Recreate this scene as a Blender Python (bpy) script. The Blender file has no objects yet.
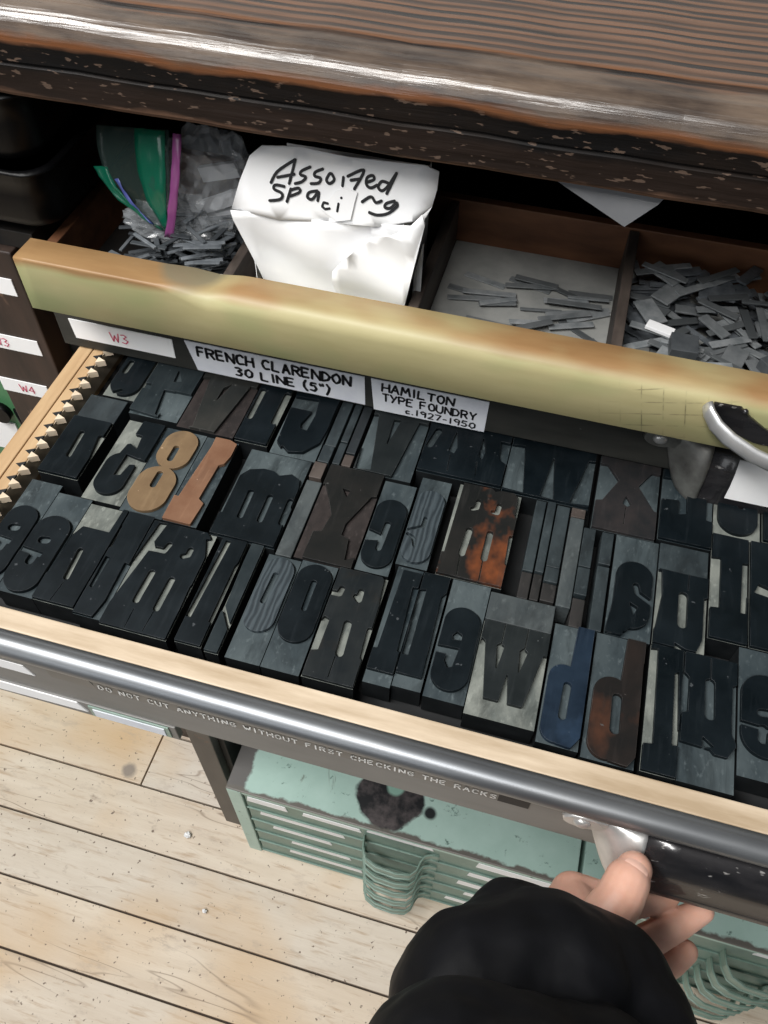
import bpy, bmesh, math, random
import numpy as np
from mathutils import Vector, Matrix, noise
from mathutils.geometry import delaunay_2d_cdt
random.seed(7)
rng = random.Random(11)
COL = bpy.context.scene.collection
S = 0.67            # layout units -> metres
ZF = -1.31          # floor level in layout units
def T(p): return Vector((p[0]*S, p[1]*S, (p[2]-ZF)*S))

# ------------------------------------------------------------------ materials
def nodes(name):
    m = bpy.data.materials.new(name); m.use_nodes = True
    nt = m.node_tree; nt.nodes.clear()
    out = nt.nodes.new('ShaderNodeOutputMaterial'); b = nt.nodes.new('ShaderNodeBsdfPrincipled')
    nt.links.new(b.outputs[0], out.inputs[0])
    return m, nt, b
def N(nt, t, **k):
    n = nt.nodes.new(t)
    for a, v in k.items(): setattr(n, a, v)
    return n
def setin(nt, n, i, v):
    if hasattr(v, 'is_output') or isinstance(v, bpy.types.NodeSocket): nt.links.new(v, n.inputs[i])
    else: n.inputs[i].default_value = v
def math_(nt, op, a, b=None, clamp=False):
    n = N(nt, 'ShaderNodeMath', operation=op); n.use_clamp = clamp
    setin(nt, n, 0, a)
    if b is not None: setin(nt, n, 1, b)
    return n.outputs[0]
def mixc(nt, f, a, b):
    n = N(nt, 'ShaderNodeMix', data_type='RGBA')
    setin(nt, n, 0, f)
    n.inputs[6].default_value = (*a, 1) if isinstance(a, tuple) else (0, 0, 0, 1)
    n.inputs[7].default_value = (*b, 1) if isinstance(b, tuple) else (0, 0, 0, 1)
    if not isinstance(a, tuple): nt.links.new(a, n.inputs[6])
    if not isinstance(b, tuple): nt.links.new(b, n.inputs[7])
    return n.outputs[2]
def coords(nt, scale=(1, 1, 1), rand=True):
    tc = N(nt, 'ShaderNodeTexCoord'); v = tc.outputs['Object']
    if rand:
        oi = N(nt, 'ShaderNodeObjectInfo')
        ad = N(nt, 'ShaderNodeVectorMath', operation='ADD'); nt.links.new(v, ad.inputs[0])
        mu = math_(nt, 'MULTIPLY', oi.outputs['Random'], 7.3)
        nt.links.new(mu, ad.inputs[1]); v = ad.outputs[0]
    mp = N(nt, 'ShaderNodeMapping'); nt.links.new(v, mp.inputs[0]); mp.inputs[3].default_value = scale
    return mp.outputs[0]
def noise_(nt, vec, scale, detail=4, rough=.6, dist=0):
    n = N(nt, 'ShaderNodeTexNoise'); nt.links.new(vec, n.inputs['Vector'])
    n.inputs['Scale'].default_value = scale; n.inputs['Detail'].default_value = detail
    n.inputs['Roughness'].default_value = rough; n.inputs['Distortion'].default_value = dist
    return n.outputs[0]
def ramp(nt, f, lo, hi):
    n = N(nt, 'ShaderNodeMapRange'); nt.links.new(f, n.inputs[0])
    n.inputs[1].default_value = lo; n.inputs[2].default_value = hi
    return n.outputs[0]
def bump(nt, b, h, strength=.3, dist=.001, bev=0.0):
    n = N(nt, 'ShaderNodeBump'); nt.links.new(h, n.inputs['Height'])
    n.inputs['Strength'].default_value = strength; n.inputs['Distance'].default_value = dist
    if bev:
        bv = N(nt, 'ShaderNodeBevel', samples=4); bv.inputs[0].default_value = bev
        nt.links.new(bv.outputs[0], n.inputs['Normal'])
    nt.links.new(n.outputs[0], b.inputs['Normal'])
def mat(name, c1, c2, vs=(1, 1, 1), scale=60, detail=5, lo=.35, hi=.65, rough=.5, metal=0.0, bmp=.25, spec=.5,
        speck=None, bev=0.0, rand=True, coat=0.0, rvar=.1, bd=.0006):
    m, nt, b = nodes(name)
    v = coords(nt, vs, rand); f = noise_(nt, v, scale, detail)
    col = mixc(nt, ramp(nt, f, lo, hi), c1, c2)
    if speck:
        sc, thr, sv, wid = speck
        v2 = coords(nt, (1, 1, 1), rand) if sv is None else coords(nt, sv, rand)
        g = noise_(nt, v2, wid, 3)
        col = mixc(nt, ramp(nt, g, thr, thr+.06), col, sc)
    if name.endswith('lead_strip'):
        oi = N(nt, 'ShaderNodeObjectInfo')
        col = mixc(nt, ramp(nt, oi.outputs['Random'], .15, 1.0), col, tuple(c*.38 for c in c1))
    if name.startswith('type_shoulder') or name.startswith('spacer_'):
        sm = noise_(nt, coords(nt, (1, .35, 1)), 42, 5, .7, .6)
        col = mixc(nt, math_(nt, 'MULTIPLY', ramp(nt, sm, .50, .72), .8), col, tuple(c*.35 for c in c1))
        ft = noise_(nt, coords(nt, (1, .5, 1)), 300, 3)
        col = mixc(nt, math_(nt, 'MULTIPLY', ramp(nt, ft, .58, .76), .5), col, tuple(min(1, c*1.5+.02) for c in c2))
    nt.links.new(col, b.inputs['Base Color'])
    b.inputs['Metallic'].default_value = metal
    b.inputs['Specular IOR Level'].default_value = spec
    b.inputs['Coat Weight'].default_value = coat
    r = math_(nt, 'MULTIPLY_ADD', f, rvar); nt.nodes[-1].inputs[2].default_value = rough-rvar/2
    nt.links.new(r, b.inputs['Roughness'])
    if bmp: bump(nt, b, f, bmp, bd, bev)
    return m
def flat(name, c, rough=.6, metal=0.0, spec=.5, coat=0):
    m, nt, b = nodes(name)
    b.inputs['Base Color'].default_value = (*c, 1); b.inputs['Roughness'].default_value = rough
    b.inputs['Metallic'].default_value = metal; b.inputs['Specular IOR Level'].default_value = spec
    b.inputs['Coat Weight'].default_value = coat
    return m

M = {}
# ink-stained printing faces, one material per stain
def face_mat(n, c1, c2, c3=None, thr=.55, rough=.42, sc=35):
    m, nt, b = nodes('type_face_'+n)
    v = coords(nt, (1, 1, 1)); f = noise_(nt, v, sc, 5)
    col = mixc(nt, ramp(nt, f, .35, .7), c1, c2)
    v2 = coords(nt, (1, .25, 1)); fine = noise_(nt, v2, 420, 3)
    if c3:
        g = noise_(nt, coords(nt, (1, .7, 1)), 28, 4)
        col = mixc(nt, ramp(nt, g, thr, thr+.16), col, c3)
    streak = noise_(nt, coords(nt, (1, .10, 1)), 260, 4)
    dust = tuple(min(1, c*1.4+.010) for c in c2)
    col = mixc(nt, math_(nt, 'MULTIPLY', ramp(nt, streak, .55, .85), .55), col, dust)
    scr = noise_(nt, coords(nt, (1, 1, 1)), 190, 2)
    col = mixc(nt, ramp(nt, scr, .715, .75), col, tuple(min(1, c*1.6+.045) for c in c2))
    bv = N(nt, 'ShaderNodeBevel', samples=4); bv.inputs[0].default_value = .0007
    ge = N(nt, 'ShaderNodeNewGeometry'); dt = N(nt, 'ShaderNodeVectorMath', operation='DOT_PRODUCT')
    nt.links.new(bv.outputs[0], dt.inputs[0]); nt.links.new(ge.outputs['True Normal'], dt.inputs[1])
    edge = math_(nt, 'MULTIPLY', ramp(nt, dt.outputs['Value'], .97, .80), ramp(nt, noise_(nt, coords(nt, (1, 1, 1)), 60, 3), .42, .62))
    col = mixc(nt, edge, col, tuple(min(1, c*1.6+.055) for c in c2))
    nt.links.new(col, b.inputs['Base Color'])
    r = math_(nt, 'MULTIPLY_ADD', f, .25); nt.nodes[-1].inputs[2].default_value = rough-.1
    nt.links.new(r, b.inputs['Roughness'])
    b.inputs['Specular IOR Level'].default_value = .20
    bump(nt, b, fine, .15, .0003, .0004)
    return m
FACE = {
 'dark': face_mat('dark', (.0022, .0045, .0062), (.0055, .0095, .0125)),
 'charcoal': face_mat('charcoal', (.010, .013, .014), (.018, .022, .023)),
 'brownish': face_mat('brownish', (.008, .011, .013), (.016, .019, .020), (.020, .017, .014), .52),
 'mid': face_mat('mid', (.013, .019, .022), (.028, .037, .041)),
 'umber': face_mat('umber', (.010, .011, .011), (.017, .016, .015)),
 'umber2': face_mat('umber2', (.020, .022, .021), (.034, .033, .030)),
 'plum': face_mat('plum', (.012, .015, .017), (.030, .026, .026)),
 'tan': face_mat('tan', (.155, .100, .055), (.215, .145, .080), (.12, .08, .047), .55, .55),
 'copper': face_mat('copper', (.165, .082, .048), (.225, .125, .076), (.12, .065, .042), .55, .5),
 'ember': face_mat('ember', (.010, .011, .011), (.018, .017, .016), (.17, .052, .020), .47, .42, 30),
 'rust': face_mat('rust', (.010, .010, .010), (.020, .015, .013), (.058, .026, .016), .55),
 'blue': face_mat('blue', (.006, .012, .022), (.014, .026, .044), (.022, .042, .075), .55),
 'grain': None,
}
def grain_mat():
    m, nt, b = nodes('type_face_grain')
    w = N(nt, 'ShaderNodeTexWave'); w.bands_direction = 'X'
    nt.links.new(coords(nt, (1, .22, 1)), w.inputs[0])
    w.inputs['Scale'].default_value = 85; w.inputs['Distortion'].default_value = 9; w.inputs['Detail'].default_value = 3
    w.inputs['Detail Scale'].default_value = 1.2
    col = mixc(nt, w.outputs[1], (.016, .024, .030), (.050, .066, .076))
    nt.links.new(col, b.inputs['Base Color']); b.inputs['Roughness'].default_value = .5
    bump(nt, b, w.outputs[1], .4, .0005, .0004)
    return m
FACE['grain'] = grain_mat()
SHOULDER = mat('type_shoulder', (.105, .118, .110), (.215, .228, .205), (1, .5, 1), 70, 5, rough=.75, bmp=.5, spec=.25)
SHOULDER_BROWN = mat('type_shoulder_brown', (.020, .0165, .016), (.042, .033, .031), (1, .5, 1), 70, 5, rough=.75, bmp=.5, spec=.25)
SHOULDER_BLUE = mat('type_shoulder_blue', (.018, .028, .034), (.085, .106, .112), (1, .5, 1), 24, 5, lo=.32, hi=.72, rough=.6, bmp=.5, spec=.25)
SIDE = mat('type_side', (.003, .0045, .0055), (.009, .011, .0125), (1, 1, 1), 50, 4, rough=.6, bmp=.3, spec=.3)
SPACER = {
 'mid': mat('spacer_slate', (.014, .021, .025), (.034, .046, .051), (1, .5, 1), 55, 5, rough=.55, bmp=.3, bev=.0004),
 'pale': mat('spacer_pale', (.036, .046, .050), (.070, .082, .084), (1, .5, 1), 60, 5, rough=.6, bmp=.3, bev=.0004),
 'brown': mat('spacer_brown', (.013, .013, .013), (.028, .025, .024), (1, .5, 1), 60, 5, rough=.6, bmp=.3, bev=.0004),
 'tanwood': mat('spacer_tan', (.050, .038, .033), (.090, .072, .063), (1, .5, 1), 60, 5, rough=.6, bmp=.3, bev=.0004),
 'dark': mat('spacer_dark', (.010, .014, .017), (.022, .028, .032), (1, .5, 1), 60, 5, rough=.6, bmp=.3, bev=.0004),
}

def floor_mat():
    m, nt, b = nodes('pale_worn_boards')
    geo = N(nt, 'ShaderNodeNewGeometry'); rpi = geo.outputs['Random Per Island']
    v = coords(nt, (.12, 1, 1), False)
    ad = N(nt, 'ShaderNodeVectorMath', operation='ADD'); nt.links.new(v, ad.inputs[0])
    nt.links.new(math_(nt, 'MULTIPLY', rpi, 9.0), ad.inputs[1])
    g1 = noise_(nt, ad.outputs[0], 38, 6, .6, .5); g2 = noise_(nt, ad.outputs[0], 160, 4, .6)
    col = mixc(nt, ramp(nt, g1, .3, .7), (.64, .545, .445), (.76, .675, .575))
    col = mixc(nt, ramp(nt, g2, .56, .80), col, (.46, .33, .22))
    tint = mixc(nt, rpi, (1.0, .95, .88), (.92, .94, .96))
    mu = N(nt, 'ShaderNodeMix', data_type='RGBA', blend_type='MULTIPLY'); mu.inputs[0].default_value = 1
    nt.links.new(col, mu.inputs[6]); nt.links.new(tint, mu.inputs[7]); col = mu.outputs[2]
    w = coords(nt, (1, 1, 1), False)
    warm = noise_(nt, w, 4.0, 2); col = mixc(nt, ramp(nt, warm, .52, .72), col, (.62, .44, .27))
    st = noise_(nt, coords(nt, (.55, 1, 1), False), 22, 5, .7)
    col = mixc(nt, ramp(nt, st, .62, .74), col, (.36, .28, .22))
    sp = noise_(nt, w, 120, 2); col = mixc(nt, ramp(nt, sp, .665, .71), col, (.20, .15, .115))
    ck = noise_(nt, coords(nt, (.10, 1, 1), False), 13, 3, .55, .3)
    crack = math_(nt, 'MULTIPLY', ramp(nt, math_(nt, 'ABSOLUTE', math_(nt, 'SUBTRACT', ck, .5)), .006, .001), ramp(nt, noise_(nt, coords(nt, (.5, 1, 1), False), 7, 2), .50, .62))
    col = mixc(nt, math_(nt, 'MULTIPLY', crack, .7), col, (.24, .17, .12))
    grime = noise_(nt, coords(nt, (.4, 1, 1), False), 48, 6, .75)
    col = mixc(nt, math_(nt, 'MULTIPLY', ramp(nt, grime, .55, .75), .6), col, (.42, .345, .28))
    kn = N(nt, 'ShaderNodeVectorMath', operation='DISTANCE'); nt.links.new(w, kn.inputs[0])
    kn.inputs[1].default_value = (-.7728*S, .545*S, 0)
    kd = math_(nt, 'ADD', kn.outputs['Value'], math_(nt, 'MULTIPLY', noise_(nt, w, 60, 3), .012))
    col = mixc(nt, ramp(nt, kd, .021, .014), col, (.30, .25, .21))
    nt.links.new(col, b.inputs['Base Color']); b.inputs['Roughness'].default_value = .62
    b.inputs['Specular IOR Level'].default_value = .3
    bump(nt, b, g2, .35, .0012)
    return m
M['floor'] = floor_mat()
M['wall'] = mat('grey_plaster', (.38, .38, .37), (.46, .46, .45), (1, 1, 1), 10, rough=.85)
M['gap'] = flat('dark_gap', (.075, .057, .045), .9)

def counter_mat():
    m, nt, b = nodes('worn_dark_counter')
    geo = N(nt, 'ShaderNodeTexCoord'); sep = N(nt, 'ShaderNodeSeparateXYZ'); nt.links.new(geo.outputs['Object'], sep.inputs[0])
    y, z = sep.outputs[1], sep.outputs[2]
    # ridged open grain running along the counter
    w = N(nt, 'ShaderNodeTexWave'); w.bands_direction = 'Y'
    nt.links.new(coords(nt, (.05, 1, 1), False), w.inputs[0])
    w.inputs['Scale'].default_value = 37; w.inputs['Distortion'].default_value = 3.2; w.inputs['Detail'].default_value = 5; w.inputs['Detail Scale'].default_value = 4
    g = noise_(nt, coords(nt, (.08, 1, 1), False), 120, 5)
    col = mixc(nt, ramp(nt, w.outputs[1], .25, .75), (.012, .009, .008), (.155, .074, .038))
    col = mixc(nt, ramp(nt, g, .45, .75), col, (.085, .045, .026))
    # worn bare nosing: where the finish is rubbed off, in a band along the edge
    wob = math_(nt, 'MULTIPLY_ADD', noise_(nt, coords(nt, (.3, 1, 1), False), 40, 4), .016); nt.nodes[-1].inputs[2].default_value = -.008
    yy = math_(nt, 'ADD', y, wob); zz = math_(nt, 'ADD', z, wob)
    ytop = (.684-.66)*S; zlo = (.374-ZF)*S
    tanw = mixc(nt, ramp(nt, noise_(nt, coords(nt, (.25, 1, 1), False), 70, 5), .35, .7), (.040, .028, .022), (.150, .108, .078))
    f_y = ramp(nt, yy, ytop+.002, ytop-.002)
    col = mixc(nt, f_y, col, tanw)
    orange = (.16, .062, .024)
    f_o = ramp(nt, zz, zlo+.0055, zlo+.0015); col = mixc(nt, f_o, col, orange)
    black = mixc(nt, ramp(nt, noise_(nt, coords(nt, (.5, 1, 1), False), 30, 5), .4, .75), (.003, .0025, .0025), (.011, .007, .005))
    f_b = ramp(nt, zz, zlo+.0005, zlo-.0025); 
    chip = noise_(nt, coords(nt, (.3, 1, 1), False), 330, 2)
    low = ramp(nt, zz, (.352-ZF)*S, (.346-ZF)*S); black = mixc(nt, low, black, mixc(nt, g, (.006, .004, .003), (.024, .014, .010)))
    black = mixc(nt, ramp(nt, chip, .635, .67), black, (.095, .064, .047))
    zb = (.3255-ZF)*S
    black = mixc(nt, ramp(nt, zz, zb+.002, zb-.001), black, (.10, .055, .035))
    col = mixc(nt, f_b, col, black)
    nt.links.new(col, b.inputs['Base Color'])
    r = math_(nt, 'MULTIPLY_ADD', g, .3); nt.nodes[-1].inputs[2].default_value = .14
    r = math_(nt, 'MULTIPLY_ADD', f_b, .28); nt.links.new(nt.nodes[-2].outputs[0], nt.nodes[-1].inputs[2])
    nt.links.new(r, b.inputs['Roughness']); nt.links.new(math_(nt, 'SUBTRACT', .75, math_(nt, 'MULTIPLY', f_b, .55)), b.inputs['Specular IOR Level'])
    bump(nt, b, math_(nt, 'ADD', math_(nt, 'MULTIPLY', w.outputs[1], f_y and .6), g), .45, .0011)
    return m
M['counter'] = counter_mat()
M['carcass'] = mat('carcass_black_wood', (.006, .006, .006), (.014, .011, .009), (1, 1, .2), 40, rough=.6)
M['stile'] = mat('stile_dark_wood', (.022, .014, .011), (.050, .030, .022), (1, 1, .15), 60, rough=.5, speck=((.17, .10, .065), .66, (1, 1, .4), 60))
M['compartment'] = mat('compartment_brown_wood', (.085, .032, .014), (.20, .085, .038), (.25, 1, 1), 40, rough=.6)
M['divider'] = mat('divider_grey_wood', (.035, .026, .022), (.10, .078, .065), (1, .3, 1), 60, rough=.65)

def green_front():
    m, nt, b = nodes('green_yellow_front')
    geo = N(nt, 'ShaderNodeTexCoord'); sep = N(nt, 'ShaderNodeSeparateXYZ'); nt.links.new(geo.outputs['Object'], sep.inputs[0])
    v = coords(nt, (.22, 1, 1), False)
    f = noise_(nt, v, 34, 5); f2 = noise_(nt, coords(nt, (.6, 1, 1), False), 11, 3)
    col = mixc(nt, ramp(nt, f, .3, .7), (.385, .335, .165), (.49, .435, .235))
    col = mixc(nt, ramp(nt, f2, .45, .68), col, (.32, .36, .165))
    z = sep.outputs[2]; y = sep.outputs[1]
    wob = math_(nt, 'MULTIPLY_ADD', f2, .024); nt.nodes[-1].inputs[2].default_value = -.012
    zz = math_(nt, 'ADD', z, wob)
    bare = mixc(nt, ramp(nt, f, .3, .7), (.27, .150, .062), (.40, .245, .110))
    col = mixc(nt, ramp(nt, zz, (.166-.11)*S, (.1745-.11)*S), col, bare)
    # scratched grid at the right, dark rubbed marks
    br = N(nt, 'ShaderNodeTexBrick'); nt.links.new(coords(nt, (1, 0, 1), False), br.inputs[0])
    mp = nt.nodes[-1]; mp.inputs[2].default_value = (math.radians(90), .12, .25)
    br.inputs['Scale'].default_value = 1; br.inputs['Mortar Size'].default_value = .0004
    br.inputs['Brick Width'].default_value = .013; br.inputs['Row Height'].default_value = .010; br.offset = 0.0
    scr = math_(nt, 'MULTIPLY', br.outputs['Fac'], ramp(nt, noise_(nt, coords(nt, (1, 1, 1), False), 50, 3), .45, .6))
    xm = ramp(nt, sep.outputs[0], .05*S, .10*S)
    scr = math_(nt, 'MULTIPLY', scr, math_(nt, 'MULTIPLY', xm, ramp(nt, z, (.170-.11)*S, (.164-.11)*S)))
    col = mixc(nt, math_(nt, 'MULTIPLY', scr, .6), col, (.07, .06, .03))
    # grey thumb-worn stain on the top edge
    dn = N(nt, 'ShaderNodeVectorMath', operation='DISTANCE'); nt.links.new(geo.outputs['Object'], dn.inputs[0]); dn.inputs[1].default_value = (-.375*S, .040*S, (.176-.11)*S)
    col = mixc(nt, math_(nt, 'MULTIPLY', ramp(nt, math_(nt, 'ADD', dn.outputs['Value'], wob), .026, .018), .8), col, (.20, .18, .12))
    nt.links.new(col, b.inputs['Base Color']); b.inputs['Roughness'].default_value = .50
    b.inputs['Coat Weight'].default_value = .04; b.inputs['Coat Roughness'].default_value = .2
    bump(nt, b, f, .2, .0006)
    return m
M['green_front'] = green_front()
M['panel'] = mat('black_painted_front', (.020, .021, .019), (.036, .036, .032), (.3, 1, 1), 50, rough=.5, spec=.35, speck=((.09, .09, .085), .73, None, 130))
M['steel_front'] = mat('worn_grey_steel', (.19, .20, .215), (.28, .29, .30), (.2, 1, 1), 30, rough=.40, metal=.8, bmp=.12, speck=((.03, .03, .03), .74, None, 110), spec=.5)
M['face_grey'] = mat('grey_enamel', (.150, .147, .140), (.225, .22, .21), (.3, 1, 1), 16, rough=.5, metal=.2, bmp=.12)
M['rail_wood'] = mat('pale_maple_rail', (.42, .315, .205), (.70, .575, .43), (.14, 1, 1), 48, 7, rough=.55, bmp=.3, speck=((.30, .20, .12), .70, (.4, 1, 1), 70))
M['tooth'] = mat('pale_rack_teeth', (.62, .50, .36), (.74, .62, .47), (1, 1, 1), 60, rough=.6)
M['rack_wood'] = mat('tan_rack_wood', (.42, .265, .135), (.56, .385, .215), (1, .12, 1), 90, 6, rough=.6, bmp=.3)
M['groove'] = mat('brown_groove', (.20, .10, .045), (.28, .15, .07), (1, .1, 1), 60, rough=.65)
M['drawer_black'] = mat('drawer_dark_inside', (.006, .007, .008), (.013, .014, .015), (1, 1, 1), 30, rough=.7)
M['pull_dark'] = mat('dark_japanned_iron', (.012, .012, .014), (.034, .032, .034), (.35, 1, 1), 70, rough=.27, metal=.3, spec=.6, bmp=.2, speck=((.34, .33, .32), .645, (.5, 1, 1), 170), coat=.4)
M['nickel'] = mat('worn_nickel', (.52, .52, .51), (.68, .67, .66), (1, 1, 1), 40, rough=.33, metal=.6, bmp=.15)
M['nickel_dull'] = mat('dull_cast_metal', (.085, .080, .078), (.21, .215, .20), (1, 1, 1), 40, rough=.45, metal=.6, bmp=.2)
M['chrome'] = mat('bright_steel', (.66, .66, .66), (.80, .80, .80), (1, 1, 1), 40, rough=.42, metal=.8, bmp=.1)
M['card'] = mat('white_card', (.86, .86, .87), (.90, .90, .90), (1, 1, 1), 30, rough=.7, bmp=.1, spec=.2)
M['paper'] = mat('white_paper', (.88, .88, .89), (.93, .93, .93), (1, 1, 1), 14, rough=.8, bmp=.35, spec=.15, bd=.001)
M['paper_grey'] = mat('grey_paper', (.40, .41, .43), (.50, .51, .53), (1, 1, 1), 14, rough=.55, bmp=.2)
M['paper_dark'] = mat('slate_paper', (.15, .155, .165), (.20, .205, .215), (1, 1, 1), 20, rough=.5, bmp=.15)
M['label_blue'] = mat('label_paper', (.66, .68, .74), (.74, .76, .80), (1, 1, 1), 60, rough=.8, bmp=.2, spec=.15)
M['ink'] = flat('black_marker_ink', (.008, .008, .010), .6)
M['pink'] = flat('pink_red_ink', (.62, .09, .16), .7)
M['tape'] = mat('brown_grey_tape', (.105, .100, .092), (.160, .152, .140), (.4, 1, 1), 30, rough=.4, bmp=.1)
M['emboss'] = flat('embossed_white', (.78, .78, .76), .6)
M['slug'] = mat('lead_strip', (.11, .125, .14), (.23, .25, .27), (1, 1, 1), 90, rough=.45, metal=.35, bmp=.25, spec=.5)
M['slug_light'] = mat('pale_lead_strip', (.20, .22, .23), (.36, .375, .385), (1, 1, 1), 90, rough=.5, metal=.3, bmp=.25)
M['slug_dark'] = mat('dark_lead_block', (.05, .056, .062), (.09, .098, .105), (1, 1, 1), 70, rough=.5, metal=.3, bmp=.25)
M['dust_liner'] = mat('grey_dusty_liner', (.23, .235, .225), (.31, .31, .295), (1, 1, 1), 40, rough=.85, bmp=.3)
def bag_mat(n, c, a, rough=.12):
    m, nt, b = nodes(n)
    b.inputs['Base Color'].default_value = (*c, 1); b.inputs['Roughness'].default_value = rough
    b.inputs['Alpha'].default_value = a; b.inputs['Specular IOR Level'].default_value = .8
    return m
M['bag_clear'] = bag_mat('clear_plastic', (.36, .38, .40), .30, .14)
M['bag_film'] = bag_mat('thin_clear_film', (.06, .10, .09), .16, .12)
M['bag_green'] = bag_mat('green_plastic_band', (.004, .115, .065), .74, .22)
M['bag_purple'] = bag_mat('purple_zip', (.24, .06, .20), .85, .3)
M['bag_blue'] = bag_mat('blue_zip', (.07, .09, .30), .8, .3)
M['tray'] = mat('black_plastic', (.0012, .0012, .0016), (.0024, .0024, .0028), (1, 1, 1), 40, rough=.38, bmp=.05, spec=.16)
def green_steel(blots=True):
    m, nt, b = nodes('mint_green_steel')
    v = coords(nt, (1, 1, 1), False)
    f = noise_(nt, v, 12, 5)
    col = mixc(nt, ramp(nt, f, .35, .65), (.36, .515, .455), (.44, .60, .54))
    g = noise_(nt, v, 70, 4, .65); col = mixc(nt, ramp(nt, g, .63, .70), col, (.10, .17, .145))
    g2 = noise_(nt, coords(nt, (1, .5, 1), False), 26, 5, .7, 1.0); col = mixc(nt, ramp(nt, g2, .66, .72), col, (.19, .24, .20))
    def blot(c, r0, amp, cc, col):
        d = N(nt, 'ShaderNodeVectorMath', operation='DISTANCE'); nt.links.new(v, d.inputs[0]); d.inputs[1].default_value = c
        dd = math_(nt, 'ADD', d.outputs['Value'], math_(nt, 'MULTIPLY_ADD', noise_(nt, v, 26, 4), amp)); nt.nodes[-2].inputs[2].default_value = -amp/2
        return mixc(nt, ramp(nt, dd, r0, r0-.004), col, cc)
    zt = (-.90-ZF)*S
    blk = mixc(nt, ramp(nt, noise_(nt, v, 60, 3), .40, .70), (.012, .013, .015), (.10, .085, .085))
    BL = BLOT
    if blots: col = blot((BL[0]*S, (BL[1]-.453)*S, zt), .045, .022, blk, col)
    if blots: col = blot((BL[0]*S+.004, (BL[1]-.453)*S+.014, zt), .012, .008, (.24, .40, .33), col)
    if blots: col = blot((BL[2]*S, (BL[3]-.453)*S, zt), .0095, .006, (.015, .018, .02), col)
    sep = N(nt, 'ShaderNodeSeparateXYZ'); nt.links.new(v, sep.inputs[0])
    wob = math_(nt, 'MULTIPLY_ADD', noise_(nt, v, 50, 4), .016); nt.nodes[-1].inputs[2].default_value = -.008
    ex = math_(nt, 'ADD', sep.outputs[0], wob)
    lft = math_(nt, 'MULTIPLY', ramp(nt, ex, -.423*S+.026, -.423*S+.022), ramp(nt, sep.outputs[2], zt-.004, zt-.001))
    col = mixc(nt, lft, col, (.12, .115, .11))
    ey = math_(nt, 'ADD', sep.outputs[1], wob)
    fr = math_(nt, 'MULTIPLY', ramp(nt, ey, .007, .004), ramp(nt, sep.outputs[2], zt-.003, zt-.001))
    col = mixc(nt, fr, col, (.13, .12, .105))
    nt.links.new(col, b.inputs['Base Color']); b.inputs['Roughness'].default_value = .42
    bump(nt, b, g, .15, .0005)
    return m
BLOT = (-.112, .522, -.030, .512)
M['mint'] = green_steel(); M['mint_plain'] = green_steel(False)
M['mint_front'] = mat('green_steel_front', (.135, .215, .180), (.19, .285, .240), (1, 1, 1), 20, rough=.4, bmp=.12, speck=((.10, .15, .13), .68, None, 90))
M['mint_pull'] = mat('green_enamel_pull', (.16, .245, .20), (.23, .325, .275), (1, 1, 1), 40, rough=.35, bmp=.1, spec=.6)
M['side_green'] = mat('green_painted_steel', (.055, .17, .075), (.075, .22, .10), (1, 1, 1), 20, rough=.45, bmp=.1)
M['post'] = mat('dark_steel_post', (.055, .050, .046), (.10, .090, .082), (1, 1, .3), 30, rough=.45, metal=.4, bmp=.2, speck=((.16, .085, .05), .66, None, 45))
M['jacket'] = mat('black_jacket_cloth', (.0018, .002, .003), (.004, .0043, .006), (1, 1, 1), 30, rough=.6, bmp=.25, spec=.22, bd=.002)
def skin():
    m, nt, b = nodes('skin')
    v = coords(nt, (1, 1, 1), False)
    f = noise_(nt, v, 45, 4)
    col = mixc(nt, ramp(nt, f, .3, .7), (.60, .325, .235), (.70, .42, .325))
    nt.links.new(col, b.inputs['Base Color']); b.inputs['Roughness'].default_value = .5
    b.inputs['Subsurface Weight'].default_value = .15; b.inputs['Subsurface Radius'].default_value = (.006, .002, .001)
    fine = noise_(nt, v, 700, 2); bump(nt, b, fine, .12, .0004)
    return m
M['skin'] = skin()
M['nail'] = flat('fingernail', (.69, .43, .345), .38, spec=.5)

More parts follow.
